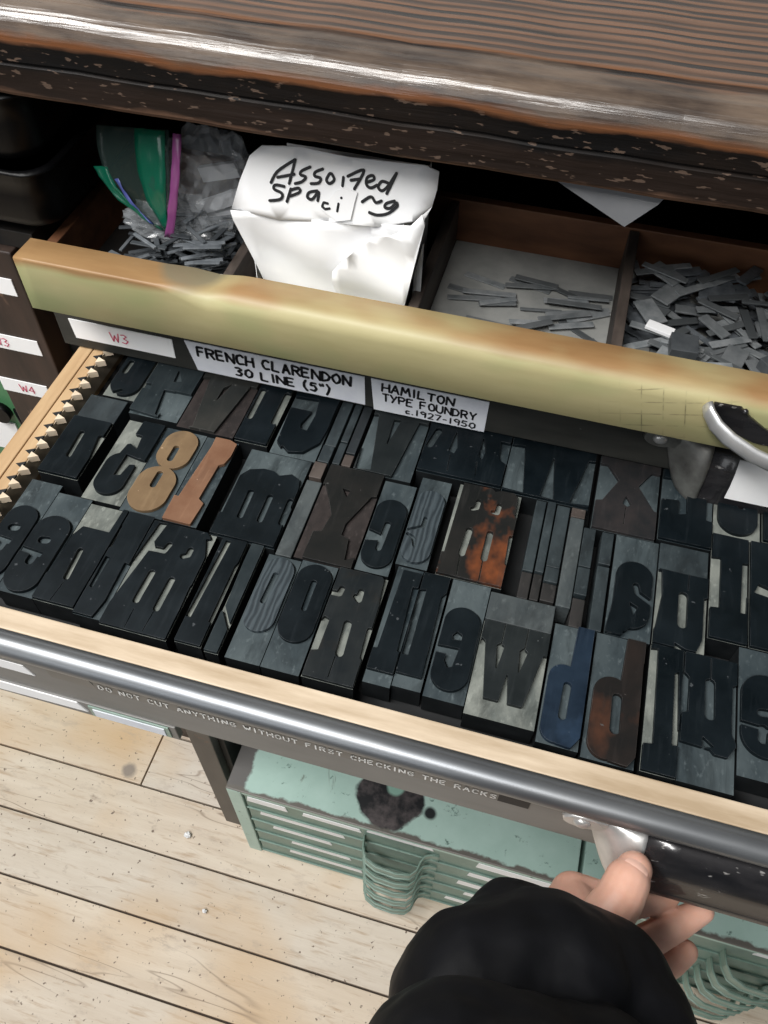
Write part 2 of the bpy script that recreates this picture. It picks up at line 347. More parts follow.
# ------------------------------------------------------------------ mesh helpers
class MB:
    """collects shapes in layout units and links them as one mesh object"""
    def __init__(s): s.bm = bmesh.new()
    def vs(s, pts): return [s.bm.verts.new(Vector(p)) for p in pts]
    def face(s, v, mi=0, smooth=False):
        try: f = s.bm.faces.new(v); f.material_index = mi; f.smooth = smooth; return f
        except ValueError: return None
    def box(s, x0, x1, y0, y1, z0, z1, mi=0, bev=0, top=None, rot=None):
        v = s.vs([(x, y, z) for z in (z0, z1) for y in (y0, y1) for x in (x0, x1)])
        q = [(0, 2, 3, 1), (4, 5, 7, 6), (0, 1, 5, 4), (2, 6, 7, 3), (0, 4, 6, 2), (1, 3, 7, 5)]
        fs = [s.face([v[i] for i in f], mi) for f in q]
        if top is not None: fs[1].material_index = top
        if rot:
            c = Vector(((x0+x1)/2, (y0+y1)/2, (z0+z1)/2))
            bmesh.ops.rotate(s.bm, verts=v, cent=c, matrix=Matrix.Rotation(rot[0], 3, rot[1]))
        if bev:
            es = list({e for f in fs for e in f.edges})
            bmesh.ops.bevel(s.bm, geom=es, offset=bev, segments=2, affect='EDGES', profile=.5)
        return v
    def loft(s, rings, caps=True, mi=0, smooth=True, closed=True):
        R = [s.vs(r) for r in rings]; n = len(R[0])
        for a, b in zip(R, R[1:]):
            for i in range(n if closed else n-1):
                j = (i+1) % n
                s.face([a[i], a[j], b[j], b[i]], mi, smooth)
        if caps and closed: s.face(R[0][::-1], mi); s.face(R[-1], mi)
        return R
    def prism(s, prof, axis, a, b, mi=0, smooth=False):
        def P(p, t): return {'x': (t, p[0], p[1]), 'y': (p[0], t, p[1]), 'z': (p[0], p[1], t)}[axis]
        return s.loft([[P(p, a) for p in prof], [P(p, b) for p in prof]], True, mi, smooth)
    def tube(s, path, r, n=10, mi=0, caps=True, sc=(1, 1), up=(0, 0, 1)):
        P = [Vector(p) for p in path]; rs = r if isinstance(r, (list, tuple)) else [r]*len(P)
        rings = []
        for i, p in enumerate(P):
            t = (P[min(i+1, len(P)-1)]-P[max(i-1, 0)]).normalized()
            u = Vector(up); u = (u - t*u.dot(t))
            if u.length < 1e-4: u = Vector((0, 1, 0)) - t*t.y
            u.normalize(); w = t.cross(u)
            rings.append([p + (w*math.cos(a)*sc[0] + u*math.sin(a)*sc[1])*rs[i] for a in (2*math.pi*k/n for k in range(n))])
        return s.loft(rings, caps, mi)
    def ball(s, c, r, seg=14, rings=9, mi=0, sq=(1, 1, 1)):
        b = bmesh.new(); bmesh.ops.create_uvsphere(b, u_segments=seg, v_segments=rings, radius=1)
        m = {v: s.bm.verts.new(Vector((c[0]+v.co.x*r*sq[0], c[1]+v.co.y*r*sq[1], c[2]+v.co.z*r*sq[2]))) for v in b.verts}
        for f in b.faces: s.face([m[v] for v in f.verts], mi, True)
        b.free()
    def cone2(s, a, b_, ra, rb, seg=16):
        """closed capsule with two radii"""
        a, b_ = Vector(a), Vector(b_); t = (b_-a); L = t.length; t.normalize()
        pts = []
        for k in range(7): th = -math.pi/2 + k*math.pi/12; pts.append((a + t*ra*math.sin(th), ra*max(math.cos(th), .02)))
        for k in range(7): th = k*math.pi/12; pts.append((b_ + t*rb*math.sin(th), rb*max(math.cos(th), .02)))
        s.tube_pts(pts, t, seg)
    def tube_pts(s, pts, t, seg):
        u = Vector((0, 0, 1)); u = u - t*u.dot(t)
        if u.length < .05: u = Vector((1, 0, 0)) - t*t.x
        u.normalize(); w = t.cross(u)
        s.loft([[c + (w*math.cos(2*math.pi*k/seg) + u*math.sin(2*math.pi*k/seg))*r for k in range(seg)] for c, r in pts])
    def build(s, name, mats, parent=None, org=(0, 0, 0), bev=0, seg=2, smooth_angle=None):
        bm = s.bm
        if bev: bmesh.ops.bevel(bm, geom=[e for e in bm.edges if len(e.link_faces) == 2 and e.calc_face_angle(0) > .5], offset=bev, segments=seg, affect='EDGES', profile=.5)
        O = Vector(org)
        for v in bm.verts: v.co = (v.co - O)*S
        bmesh.ops.recalc_face_normals(bm, faces=bm.faces[:])
        me = bpy.data.meshes.new(name); bm.to_mesh(me); bm.free()
        for m in (mats if isinstance(mats, (list, tuple)) else [mats]): me.materials.append(m)
        o = bpy.data.objects.new(name, me); COL.objects.link(o)
        if parent is not None: o.parent = parent
        else: o.location = T(org)
        return o
def tag(o, label, cat, group=None, kind=None):
    o['label'] = label; o['category'] = cat
    if group: o['group'] = group
    if kind: o['kind'] = kind
    return o
ORG = {}
def thing(name, label, cat, org, group=None):
    o = bpy.data.objects.new(name, None); COL.objects.link(o); o.location = T(org); o.empty_display_size = .02
    ORG[o] = Vector(org)
    return tag(o, label, cat, group)
def part(mb, name, mats, parent, **k):
    """part of a thing (or of a part): shares the thing's origin"""
    root = parent
    while root.parent is not None: root = root.parent
    return mb.build(name, mats, parent, ORG[root], **k)
def sub(mb, name, mats, parent, **k): return part(mb, name, mats, parent, **k)
STROKES = [[(-0.2981, 0.254), (-0.2919, 0.2647), (-0.2763, 0.2759), (-0.2748, 0.2753), (-0.2799, 0.2553)], [(-0.2918, 0.2597), (-0.2745, 0.2645)], [(-0.2591, 0.2727), (-0.2676, 0.2682), (-0.2688, 0.2647), (-0.2634, 0.2633), (-0.2673, 0.2586), (-0.2742, 0.2562)], [(-0.2466, 0.2726), (-0.2542, 0.2688), (-0.2547, 0.2652), (-0.2487, 0.2641), (-0.2507, 0.2597), (-0.2585, 0.258)], [(-0.2402, 0.2694), (-0.243, 0.2636), (-0.2398, 0.2607), (-0.2353, 0.2647), (-0.2378, 0.2693), (-0.2402, 0.2694)], [(-0.2263, 0.2688), (-0.2267, 0.2605)], [(-0.2223, 0.2699), (-0.2064, 0.2781), (-0.2149, 0.26)], [(-0.2191, 0.2671), (-0.2101, 0.2698)], [(-0.2032, 0.2681), (-0.1959, 0.2719), (-0.1977, 0.2751), (-0.2029, 0.2722), (-0.203, 0.2662), (-0.1982, 0.2642), (-0.1925, 0.2678)], [(-0.1821, 0.2712), (-0.1883, 0.2716), (-0.1914, 0.2663), (-0.1875, 0.2636), (-0.1819, 0.2685), (-0.1747, 0.2809), (-0.1827, 0.2616)], [(-0.2843, 0.2524), (-0.2933, 0.2528), (-0.2949, 0.2489), (-0.2868, 0.2459), (-0.2883, 0.2405), (-0.2996, 0.2377)], [(-0.2779, 0.2514), (-0.2818, 0.2387)], [(-0.2779, 0.25), (-0.2703, 0.2526), (-0.2692, 0.2491), (-0.2787, 0.2443)], [(-0.2513, 0.2526), (-0.2597, 0.25), (-0.2612, 0.2455), (-0.2563, 0.2443), (-0.2503, 0.2519), (-0.2509, 0.2434)], [(-0.2064, 0.2502), (-0.1976, 0.2566), (-0.1926, 0.2523), (-0.1867, 0.2549)], [(-0.174, 0.2568), (-0.1819, 0.2534), (-0.1831, 0.2496), (-0.1776, 0.2499), (-0.1726, 0.2554), (-0.1717, 0.2522), (-0.1795, 0.2448), (-0.1901, 0.2415), (-0.1985, 0.2424)]]
BLOCKS = [
  ('e1','type','dark',-517.2,-480.8,329,459.2,[('s',[(18.6,19.7),(18.6,76.8)],17.1)],[('s',[(15.7,64.1),(20.1,64.8)],3.8),('p',[(-3.7,52.1),(23.9,49.5),(23.1,44.4),(-3.7,47.6)]),('s',[(17.2,46.4),(16.4,37.5)],4.0)]),
  ('e2','type','dark',-480.0,-440.2,322.5,450.0,[('s',[(20.3,20.1),(20.3,77.7)],18.8)],[('s',[(17.0,64.1),(21.9,64.8)],3.8),('p',[(-4.1,52.1),(26.0,49.5),(25.2,44.4),(-4.1,47.6)]),('s',[(18.7,46.4),(17.9,37.5)],4.0)]),
  ('n1','type','dark',-439.4,-394.2,322.5,445.7,[('p',[(0.0,0.0),(46.1,0.0),(46.1,127.0),(39.6,127.0),(38.2,91.4),(0.0,91.4)])],[('s',[(20.4,62.7),(22.5,29.8)],2.6),('s',[(22.9,23.5),(20.3,1.5)],0.3),('p',[(-4.6,30.5),(1.8,30.5),(2.8,78.7),(9.2,94.0),(-4.6,99.1)])]),
  ('b1','type','dark',-393.4,-364.4,318.5,445.7,[],[('p',[(2.8,67.9),(6.7,67.2),(6.2,30.1),(3.3,31.3)]),('p',[(24.7,65.7),(29.9,64.6),(28.8,21.1),(28.7,1.6),(22.0,-0.3),(25.9,20.3)]),('s',[(-0.9,105.9),(0.6,81.5)],2.0)]),
  ('m1','type','dark',-363.6,-294.0,314.9,442.4,[],[('s',[(25.7,65.7),(24.6,32.5)],3),('s',[(48.3,63.1),(47.7,29.3)],3),('s',[(46.7,25.4),(45.5,2.4)],0.3),('s',[(26.8,23.3),(27.3,2.0)],0.3),('s',[(71.6,60.9),(72.7,29.2)],2.2),('p',[(7.3,125.2),(15.2,126.1),(11.3,101.4),(16.2,93.3),(28.6,91.5),(10.7,90.4),(-0.9,16.7),(-5.5,19.0)]),('s',[(17.3,93.6),(26.5,93.6),(28.4,102.2)],2.6),('s',[(47.5,92.9),(52.0,95.5),(51.9,102.2)],2.6),('p',[(62.7,118.9),(78.2,123.3),(77.0,90.2),(72.7,90.8)]),('p',[(57.5,131.2),(67.9,120.3),(83.4,124.8),(75.3,144.7)])]),
  ('l1','type','dark',-286.2,-259.3,317.3,442.4,[],[('p',[(5.5,120.8),(10.1,120.7),(5.6,27.2),(1.7,27.3)]),('p',[(25.7,93.1),(29.5,103.4),(32.8,97.8),(30.0,28.2),(25.2,26.8)])]),
  ('gusset','type','mid',-255.0,-241.0,315.1,442.4,[('p',[(0.0,0.0),(14.8,0.0),(14.8,30.5),(1.8,45.7),(0.0,38.1)]),('p',[(3.0,38.1),(14.8,33.0),(14.8,127.0),(0.0,127.0)])],[('s',[(1.5,48.3),(14.8,27.9)],1.2)]),
  ('o1','type','grain',-234.2,-199.4,315.0,437.0,[('s',[(17.9,47.4),(17.9,102.4)],15.7)],[('s',[(16.5,97.3),(15.1,65.4)],2.4)]),
  ('o2','type','dark',-198.5,-160.8,315.0,439.5,[('s',[(19.3,48.1),(19.3,103.0)],17.7)],[('s',[(20.4,99.3),(20.7,68.3)],2.3)]),
  ('m2','type','brownish',-158.5,-108.2,315.9,439.5,[],[('p',[(0.1,57.2),(2.9,64.7),(7.9,63.0),(7.3,29.0),(0.7,27.1),(0.8,0.7),(-1.2,0.6)]),('s',[(26.8,62.5),(28.4,30.4)],3.4),('s',[(25.6,26.2),(25.6,4.0)],0.3),('s',[(49.0,61.7),(50.7,31.8)],2.2),('s',[(2.5,92.6),(8.9,92.7),(9.7,99.2)],2.6),('s',[(25.7,94.2),(29.4,91.1),(29.0,101.0)],2.6),('p',[(47.6,122.8),(53.4,123.1),(53.2,91.2),(50.4,92.1)]),('p',[(40.9,127.3),(48.3,120.4),(55.3,122.4),(52.0,134.4)])]),
  ('l2','type','dark',-102.4,-76.2,326.5,459.2,[('p',[(0.0,12.7),(27.1,12.7),(27.1,127.0),(0.0,127.0)])],[('p',[(1.0,129.2),(6.4,129.4),(4.4,35.8),(-0.1,35.0)]),('p',[(21.3,109.2),(26.6,109.5),(28.6,36.9),(24.5,36.9)])]),
  ('l3','type','dark',-75.2,-47.8,329.9,459.1,[('p',[(0.0,12.7),(28.4,12.7),(28.4,127.0),(0.0,127.0)])],[('p',[(1.8,105.5),(6.8,106.9),(7.2,32.9),(2.4,32.7)]),('p',[(24.2,102.6),(27.3,107.2),(30.0,1.5),(26.5,3.8)])]),
  ('e3','type','dark',-45.3,-6.8,327.8,459.1,[('s',[(19.7,26.6),(19.7,81.3)],17.7)],[('p',[(14.8,62.4),(14.3,66.5),(17.4,70.9),(22.0,68.7),(22.7,63.5)]),('p',[(0.2,52.5),(22.2,53.5),(19.6,33.8),(16.0,32.1),(12.1,38.8),(12.9,45.8),(0.8,45.8)])]),
  ('spacer_w','spacer','pale',-5.8,58.8,423.0,455.0,[],[]),
  ('W','type','charcoal',-5.8,58.8,321.5,420.6,[('p',[(0.0,17.8),(65.7,17.8),(65.7,127.0),(0.0,127.0)])],[('p',[(2.3,77.6),(5.3,74.9),(15.4,10.6),(0.1,7.4),(-2.4,23.6),(-0.0,64.2)]),('p',[(61.9,73.9),(66.1,73.9),(63.6,14.9),(49.7,11.0)]),('p',[(32.0,45.3),(37.4,11.7),(28.3,10.1)]),('p',[(17.2,73.7),(19.7,76.3),(23.7,74.4),(20.7,49.9)]),('p',[(39.3,73.1),(42.1,76.6),(46.1,73.9),(41.7,51.4)]),('s',[(21.1,98.2),(21.0,76.6)],0.4),('s',[(43.4,98.6),(43.2,77.0)],0.4)]),
  ('d1','type','blue',61.4,99.0,312.7,436.7,[('s',[(15.4,15.2),(15.4,66.0)],13.6),('p',[(17.3,1.3),(30.8,0.0),(38.5,12.7),(38.5,127.0),(22.4,127.0)])],[('s',[(20.2,58.9),(19.6,28.2)],3.2),('p',[(40.1,98.9),(43.7,101.1),(40.8,8.0),(38.7,3.4)])]),
  ('d2','type','rust',101.6,147.9,309.5,437.6,[('s',[(19.8,17.8),(19.8,66.0)],16.2),('p',[(23.6,1.3),(40.1,0.0),(47.2,11.4),(47.2,127.0),(29.3,127.0)])],[('s',[(25.5,62.2),(26.2,31.4)],4),('p',[(46.5,103.0),(49.2,104.9),(50.6,31.3),(47.2,18.5)])]),
  ('l4','type','dark',152.8,183.2,311.0,438.4,[],[('p',[(0.2,121.0),(6.5,122.2),(8.5,26.5),(0.6,25.2)]),('p',[(24.2,100.4),(26.8,102.2),(30.2,30.7),(25.7,29.5)])]),
  ('u1','type','dark',184.1,232.6,311.0,438.4,[('p',[(0.0,35.6),(27.1,34.3),(30.6,30.5),(41.9,30.5),(49.3,43.2),(49.3,127.0),(0.0,127.0)])],[('p',[(-1.8,100.9),(1.6,103.9),(5.3,99.9),(5.4,65.8),(-1.4,62.9)]),('s',[(24.5,99.2),(25.2,66.6)],4),('s',[(24.4,125.1),(24.8,103.3)],0.3),('p',[(20.1,44.2),(29.3,37.5),(20.5,35.0)]),('p',[(45.0,100.9),(49.3,103.1),(50.4,43.5),(45.1,53.2)])]),
  ('e4','type','dark',234.6,280.8,330.0,459.2,[('s',[(23.5,41.5),(23.5,80.5)],21.5)],[('s',[(19.7,63.0),(25.9,64.0)],3.2),('p',[(-5.0,51.0),(29.1,49.0),(28.2,46.0),(-5.0,48.0)]),('s',[(21.6,47.5),(20.7,37.0)],3.6)]),
  ('spacer_n','spacer','mid',-516.9,-469.4,557.7,594.9,[],[]),
  ('n2','type','dark',-516.9,-469.4,470.4,556.2,[],[('s',[(21.9,62.0),(23.9,28.2)],2.7),('s',[(45.3,62.1),(50.8,28.0)],2.3)]),
  ('G1','type','dark',-454.6,-408.4,450.8,569.2,[('s',[(22.1,25.4),(22.1,50.8)],17),('p',[(14.1,63.5),(47.0,63.5),(47.0,127.0),(19.8,127.0),(18.8,91.4)])],[('p',[(3.8,96.1),(27.0,96.1),(29.6,77.2),(20.6,82.7),(4.5,76.4)]),('p',[(23.0,66.3),(44.4,62.2),(50.3,57.6),(32.0,53.9),(28.9,37.5),(22.3,35.6)])]),
  ('8','type','tan',-407.6,-358.8,446.5,570.3,[('s',[(22.9,24.8),(23.4,43.8)],21.8),('s',[(26.4,84.5),(26.9,102.2)],19.5)],[('s',[(22.8,55.7),(22.5,38.8)],3.1),('s',[(24.8,95.0),(24.7,78.3)],3.1)]),
  ('1','type','copper',-357.8,-319.6,446.7,569.4,[('p',[(12.2,109.7),(11.5,121.7),(16.3,127.4),(28.4,122.6),(38.8,118.4),(39.7,105.7),(35.5,87.6),(30.4,83.9),(27.9,34.4),(35.2,29.8),(32.6,-1.1),(-1.2,0.5),(-1.4,32.5),(5.6,31.6)])],[]),
  ('m3','type','dark',-302.8,-231.6,443.2,566.5,[('p',[(0.0,0.0),(72.2,0.0),(72.2,76.2),(68.6,91.4),(57.8,97.2),(44.8,91.4),(37.5,95.9),(25.3,96.5),(10.8,91.4),(2.2,78.7),(0.0,69.9)])],[('p',[(0.6,117.7),(2.8,83.5),(3.3,28.3),(-0.4,28.7)]),('s',[(23.2,61.9),(23.9,28.5)],2.8),('s',[(45.5,60.9),(45.7,29.0)],2.8),('s',[(68.0,61.5),(68.7,31.4)],2.6)]),
  ('spacer_strip','spacer','pale',-228.2,-211.0,437.8,540.3,[],[]),
  ('spacer_brown','spacer','tanwood',-228.2,-214.0,545.3,568.3,[],[]),
  ('Y','type','umber',-209.2,-147.5,440.3,567.4,[],[('p',[(-3.4,91.9),(2.2,98.1),(11.9,81.3),(21.7,59.3),(18.1,37.0),(9.7,34.7),(9.2,-0.4),(-1.0,-3.3)]),('p',[(57.1,94.3),(62.5,95.9),(62.7,66.8),(61.3,14.0),(52.9,8.9),(49.4,34.9),(40.6,37.9),(40.8,52.0)]),('p',[(24.0,96.8),(32.0,96.1),(30.6,87.3)])]),
  ('c1','type','dark',-145.2,-109.8,443.3,563.6,[('s',[(18.2,21.8),(18.2,77.3)],16.7)],[('s',[(18.9,61.1),(17.8,28.9)],2.8),('p',[(0.5,50.1),(13.8,47.0),(13.9,38.7),(-2.0,35.5)])]),
  ('e5','type','grain',-106.8,-74.0,461.2,579.6,[('s',[(16.9,19.2),(16.9,83.7)],15.4)],[('s',[(17.0,61.6),(16.5,50.1),(2.8,41.9)],1.5),('s',[(4.1,36.7),(10.3,34.4),(14.0,24.4)],1.5)]),
  ('m4','type','ember',-64.8,2.9,459.9,581.6,[('p',[(0.0,0.0),(68.6,0.0),(68.6,101.6),(65.8,114.3),(59.0,123.2),(49.4,123.2),(39.8,118.1),(32.2,125.1),(20.6,127.0),(0.0,127.0)])],[('p',[(-2.0,122.3),(3.9,124.0),(2.9,27.0),(-1.8,26.5)]),('s',[(22.8,60.2),(21.3,29.1)],3),('s',[(44.6,61.7),(44.6,29.0)],3),('s',[(20.5,24.8),(21.7,1.5)],0.4),('s',[(43.9,24.9),(44.7,1.7)],0.4),('s',[(20.1,88.9),(24.2,90.9),(24.6,100.4)],2.2),('s',[(42.4,90.4),(46.5,90.1),(47.2,101.0)],2.2),('p',[(64.6,120.2),(70.9,120.3),(69.4,90.0),(66.1,89.7)]),('s',[(66.8,62.5),(68.5,29.3)],2.0)]),
  ('A_hi','spacer','mid',19.4,30.2,489.7,583.3,[],[]),
  ('A_lo','spacer','brown',19.4,30.2,455.8,487.7,[],[]),
  ('B_hi','spacer','mid',31.8,40.6,490.1,583.6,[],[]),
  ('B_lo','spacer','brown',31.8,40.6,456.8,488.6,[],[]),
  ('C_hi','spacer','mid',42.2,56.0,501.0,582.4,[],[]),
  ('C_mid','spacer','mid',42.2,56.0,481.2,499.1,[],[]),
  ('C_lo','spacer','brown',42.2,56.0,457.9,479.2,[],[]),
  ('D_lo','spacer','pale',58.0,72.6,456.2,569.6,[],[]),
  ('D_hi','spacer','tanwood',58.0,72.6,571.3,583.6,[],[]),
  ('E_hi','spacer','mid',73.6,86.0,509.3,559.3,[],[]),
  ('E_mid','spacer','mid',73.6,86.0,474.1,507.2,[],[]),
  ('E_lo','spacer','brown',73.6,86.0,437.5,470.8,[],[]),
  ('F_hi','spacer','mid',92.9,105.0,517.9,558.7,[],[]),
  ('F_lo','spacer','mid',92.9,105.0,438.9,515.8,[],[]),
  ('S','type','dark',107.8,151.5,438.4,560.4,[('s',[(22.3,27.9),(22.3,71.1)],18.0),('p',[(0.0,0.0),(15.6,0.0),(26.7,15.2),(4.5,38.1)])],[('s',[(24.8,60.3),(27.0,52.1),(41.6,43.8)],2.6),('p',[(20.6,39.0),(28.1,35.0),(24.9,25.6)]),('p',[(17.9,5.1),(26.3,-0.2),(15.9,-5.5)])]),
  ('spacer_a','spacer','mid',153.2,202.4,528.5,563.1,[],[]),
  ('n3','type','dark',153.2,202.4,439.2,526.9,[],[('s',[(25.8,60.2),(26.3,27.3)],4),('s',[(30.5,87.1),(30.1,67.7)],0.3),('p',[(-1.9,84.3),(3.2,85.8),(5.2,58.1),(1.1,17.8),(-0.6,26.9)]),('p',[(46.5,62.4),(50.5,63.5),(49.0,1.1),(41.4,-0.6),(46.6,14.2)]),('p',[(20.7,4.6),(31.7,-0.4),(23.1,-2.8)])]),
  ('t1','type','dark',204.6,241.2,460.8,588.3,[],[('p',[(0.6,95.2),(9.2,96.5),(9.2,35.9),(-0.0,34.4)]),('p',[(31.3,95.4),(36.7,95.7),(34.9,35.3),(30.4,35.1)])]),
  ('k1','type','dark',243.0,286.0,460.6,588.3,[],[('p',[(9.0,74.0),(33.0,67.0),(33.0,56.0),(24.0,60.0),(5.0,63.0)])]),
  ('J1','type','dark',-503.8,-461.8,598.0,700,[('s',[(21.4,21.0),(21.4,114.3)],18.5)],[('s',[(11.3,57.2),(10.9,39.9)],3.0),('s',[(13.8,3.7),(20.5,9.3)],2.0)]),
  ('A1','type','mid',-461.4,-400.8,579.7,700,[('p',[(0.0,3.8),(38.1,0.0),(40.6,44.4),(61.5,44.4),(61.5,127.0),(0.0,127.0)])],[('p',[(-5.4,7.3),(-2.9,46.7),(7.8,48.0),(10.2,40.6),(0.6,39.3),(-1.1,9.3)]),('p',[(27.3,42.6),(57.6,43.5),(59.9,37.0),(44.1,34.9),(36.7,2.0),(33.4,3.5)]),('p',[(30.7,77.1),(40.5,61.2),(32.6,58.9)])]),
  ('V1','type','umber2',-399.2,-329.8,575.4,700,[],[('p',[(1.3,-4.2),(-3.0,78.3),(9.0,81.8),(19.9,2.2)]),('p',[(47.5,-4.2),(61.7,80.4),(72.5,79.9),(70.7,-0.8)]),('p',[(31.7,69.1),(38.9,77.5),(31.1,48.0)])]),
  ('L1','type','dark',-326.8,-288.0,573.8,700,[],[('s',[(6.0,79.6),(5.7,35.8)],3),('s',[(35.7,81.0),(35.4,35.2)],3)]),
  ('G2','type','dark',-282.4,-228.6,567.2,700,[('p',[(4.4,15.2),(16.4,2.5),(38.2,7.6),(51.8,25.4),(54.6,50.8),(54.6,127.0),(0.0,127.0)])],[('s',[(-2.4,47.5),(1.2,5.0)],3),('p',[(-4.3,87.5),(29.9,90.2),(33.2,64.7),(31.3,40.2),(24.0,41.5),(22.4,47.8),(28.7,70.4),(-2.1,70.3)]),('p',[(10.6,2.8),(13.0,10.0),(21.8,2.8),(17.2,-1.7)])]),
  ('sp_r1a','spacer','mid',-226.2,-213.0,569.0,594.0,[],[]),
  ('sp_r1b','spacer','mid',-226.2,-213.0,595.9,700,[],[]),
  ('sp_r1c','spacer','mid',-209.6,-201.0,570.9,602.8,[],[]),
  ('sp_r1d','spacer','mid',-209.6,-201.0,604.5,700,[],[]),
  ('sp_r1e','spacer','tanwood',-199.2,-188.5,571.5,588.5,[],[]),
  ('sp_r1f','spacer','dark',-199.2,-188.5,590.5,700,[],[]),
  ('V2','type','charcoal',-184.2,-118.8,568.1,700,[],[('p',[(3.2,1.0),(-1.4,84.0),(6.0,86.1),(19.3,3.2)]),('p',[(44.7,-2.6),(55.5,86.6),(65.0,86.0),(67.1,-2.3)]),('p',[(25.9,83.2),(33.3,83.7),(27.4,44.9)])]),
  ('m5','type','dark',-116.6,-21.6,587.1,700,[],[('s',[(11.8,62.0),(6.6,37.8)],3.5),('p',[(32.1,64.5),(37.6,42.9),(35.4,33.1),(29.6,35.7)]),('p',[(63.9,63.7),(69.2,45.5),(67.5,33.7),(63.8,36.8)]),('s',[(32.5,30.0),(34.1,5.1)],0.3),('s',[(63.3,27.7),(65.2,6.9)],0.3),('p',[(84.2,64.6),(96.2,64.7),(96.1,32.4),(87.3,37.8)])]),
  ('W2','type','dark',-20.4,74.4,584.3,700,[],[('p',[(0.2,3.3),(0.1,67.5),(14.8,68.5),(23.4,1.9)]),('p',[(49.4,59.0),(56.4,1.5),(42.7,2.3)]),('p',[(88.2,66.1),(97.3,67.1),(94.7,3.6),(74.8,1.5)])]),
  ('X','type','plum',80.0,146.0,561.1,700,[],[('p',[(-4.3,89.9),(8.4,90.4),(21.9,70.9),(7.2,39.4),(-3.6,36.3)]),('p',[(57.6,91.1),(70.1,91.0),(68.3,37.9),(62.8,38.3),(44.3,68.1)]),('p',[(32.5,50.3),(38.3,40.9),(34.7,37.0),(29.9,40.0)]),('s',[(33.3,35.1),(32.7,11.8)],0.3)]),
  ('J2','type','dark',149.0,203.6,566.3,700,[],[('p',[(-1.1,83.9),(25.9,87.4),(27.4,39.4),(19.5,36.6),(19.8,56.2),(0.0,53.9)]),('p',[(48.2,72.7),(55.4,72.0),(54.7,35.3),(48.6,36.2)])]),
  ('U2','type','dark',205.0,253.2,589.0,700,[('s',[(24.6,24.1),(24.6,120.6)],20.5)],[('s',[(26.9,46.3),(27.2,42.3)],3)]),
  ('r1','type','dark',255.4,300.6,592.8,700,[],[]),
]

# ------------------------------------------------------------------ stroke lettering
G = {'A': [[(0,0),(2,6),(4,0)],[(.8,2.2),(3.2,2.2)]], 'C': [[(3.8,5),(2.6,6),(1,5.6),(.1,3.6),(.3,1.2),(1.6,0),(3.8,.7)]],
 'D': [[(0,0),(0,6),(2,5.7),(3.8,3.6),(3,1),(0,0)]], 'E': [[(3.4,6),(0,6),(0,0),(3.4,0)],[(0,3.2),(2.8,3.2)]],
 'F': [[(3.4,6),(0,6),(0,0)],[(0,3.2),(2.8,3.2)]], 'G': [[(3.8,5),(2.4,6),(.6,5),(0,3),(.8,.6),(2.4,0),(3.8,.8),(3.8,2.8),(2.2,2.8)]],
 'H': [[(0,0),(0,6)],[(4,0),(4,6)],[(0,3.1),(4,3.1)]], 'I': [[(1,0),(1,6)]], 'K': [[(0,0),(0,6)],[(3.6,6),(0,2.6)],[(1.2,3.6),(3.8,0)]],
 'L': [[(0,6),(0,0),(3.4,0)]], 'M': [[(0,0),(.6,6),(2.4,2.2),(4.2,6),(4.8,0)]], 'N': [[(0,0),(0,6),(4,0),(4,6)]],
 'O': [[(2,6),(.5,5),(0,3),(.5,1),(2,0),(3.5,1),(4,3),(3.5,5),(2,6)]], 'P': [[(0,0),(0,6),(3,5.8),(3.8,4.5),(3,3.1),(0,2.9)]],
 'R': [[(0,0),(0,6),(3,5.8),(3.7,4.6),(3,3.3),(0,3)],[(1.6,3.1),(3.9,0)]], 'S': [[(3.7,5.2),(2,6),(.4,5.2),(.5,3.8),(3.3,2.6),(3.7,1),(2.2,0),(.2,.7)]],
 'T': [[(0,6),(4,6)],[(2,6),(2,0)]], 'U': [[(0,6),(0,1.6),(1.2,0),(2.8,0),(4,1.6),(4,6)]], 'W': [[(0,6),(1.2,0),(2.5,4.4),(3.8,0),(5,6)]],
 'Y': [[(0,6),(2,3),(4,6)],[(2,3),(2,0)]], 'y': [[(0,6),(1.7,3.2)],[(3.8,6),(1,0)]],
 '0': [[(2,6),(.4,4.6),(.2,1.6),(2,0),(3.6,1.4),(3.8,4.4),(2,6)]], '1': [[(1,0),(1,6)]], '2': [[(.2,5),(1.8,6),(3.5,4.8),(2.6,2.8),(.1,0),(3.8,0)]],
 '3': [[(.2,5.6),(2,6),(3.4,4.9),(1.4,3.3),(3.7,2),(2.2,0),(0,.5)]], '4': [[(3,0),(3,6),(0,2),(4,2)]], '5': [[(3.6,6),(.6,6),(.4,3.6),(2.6,3.8),(3.7,2),(2.4,0),(.1,.5)]],
 '7': [[(0,6),(3.6,6),(1.2,0)]], '9': [[(3.6,5),(1.8,6),(.3,4.6),(1.4,3),(3.5,3.8),(3.6,5),(3.2,0)]], 'c': [[(2.6,3),(1,3.4),(.1,1.8),(1,0),(2.8,.4)]],
 '(': [[(1.6,7),(.3,4.4),(.4,1.6),(1.8,-1)]], ')': [[(.2,7),(1.6,4.4),(1.4,1.6),(0,-1)]], '"': [[(.2,6.4),(.4,4.6)],[(1.5,6.4),(1.6,4.6)]], '.': [[(.4,.1),(.6,.3)]], '-': [[(0,2.6),(2,2.6)]], ' ': []}
ADV = {'I': 2, '1': 2.2, '(': 2.2, ')': 2.2, '"': 2.2, '.': 1.4, '-': 2.6, ' ': 2.2, 'M': 5, 'W': 5.2, 'c': 3, 'y': 4}
def text_strokes(txt, gap=1.3):
    x = 0; out = []
    for ch in txt:
        for st in G[ch]: out.append([(x+a, b) for a, b in st])
        x += ADV.get(ch, 4)+gap
    return out, x-gap
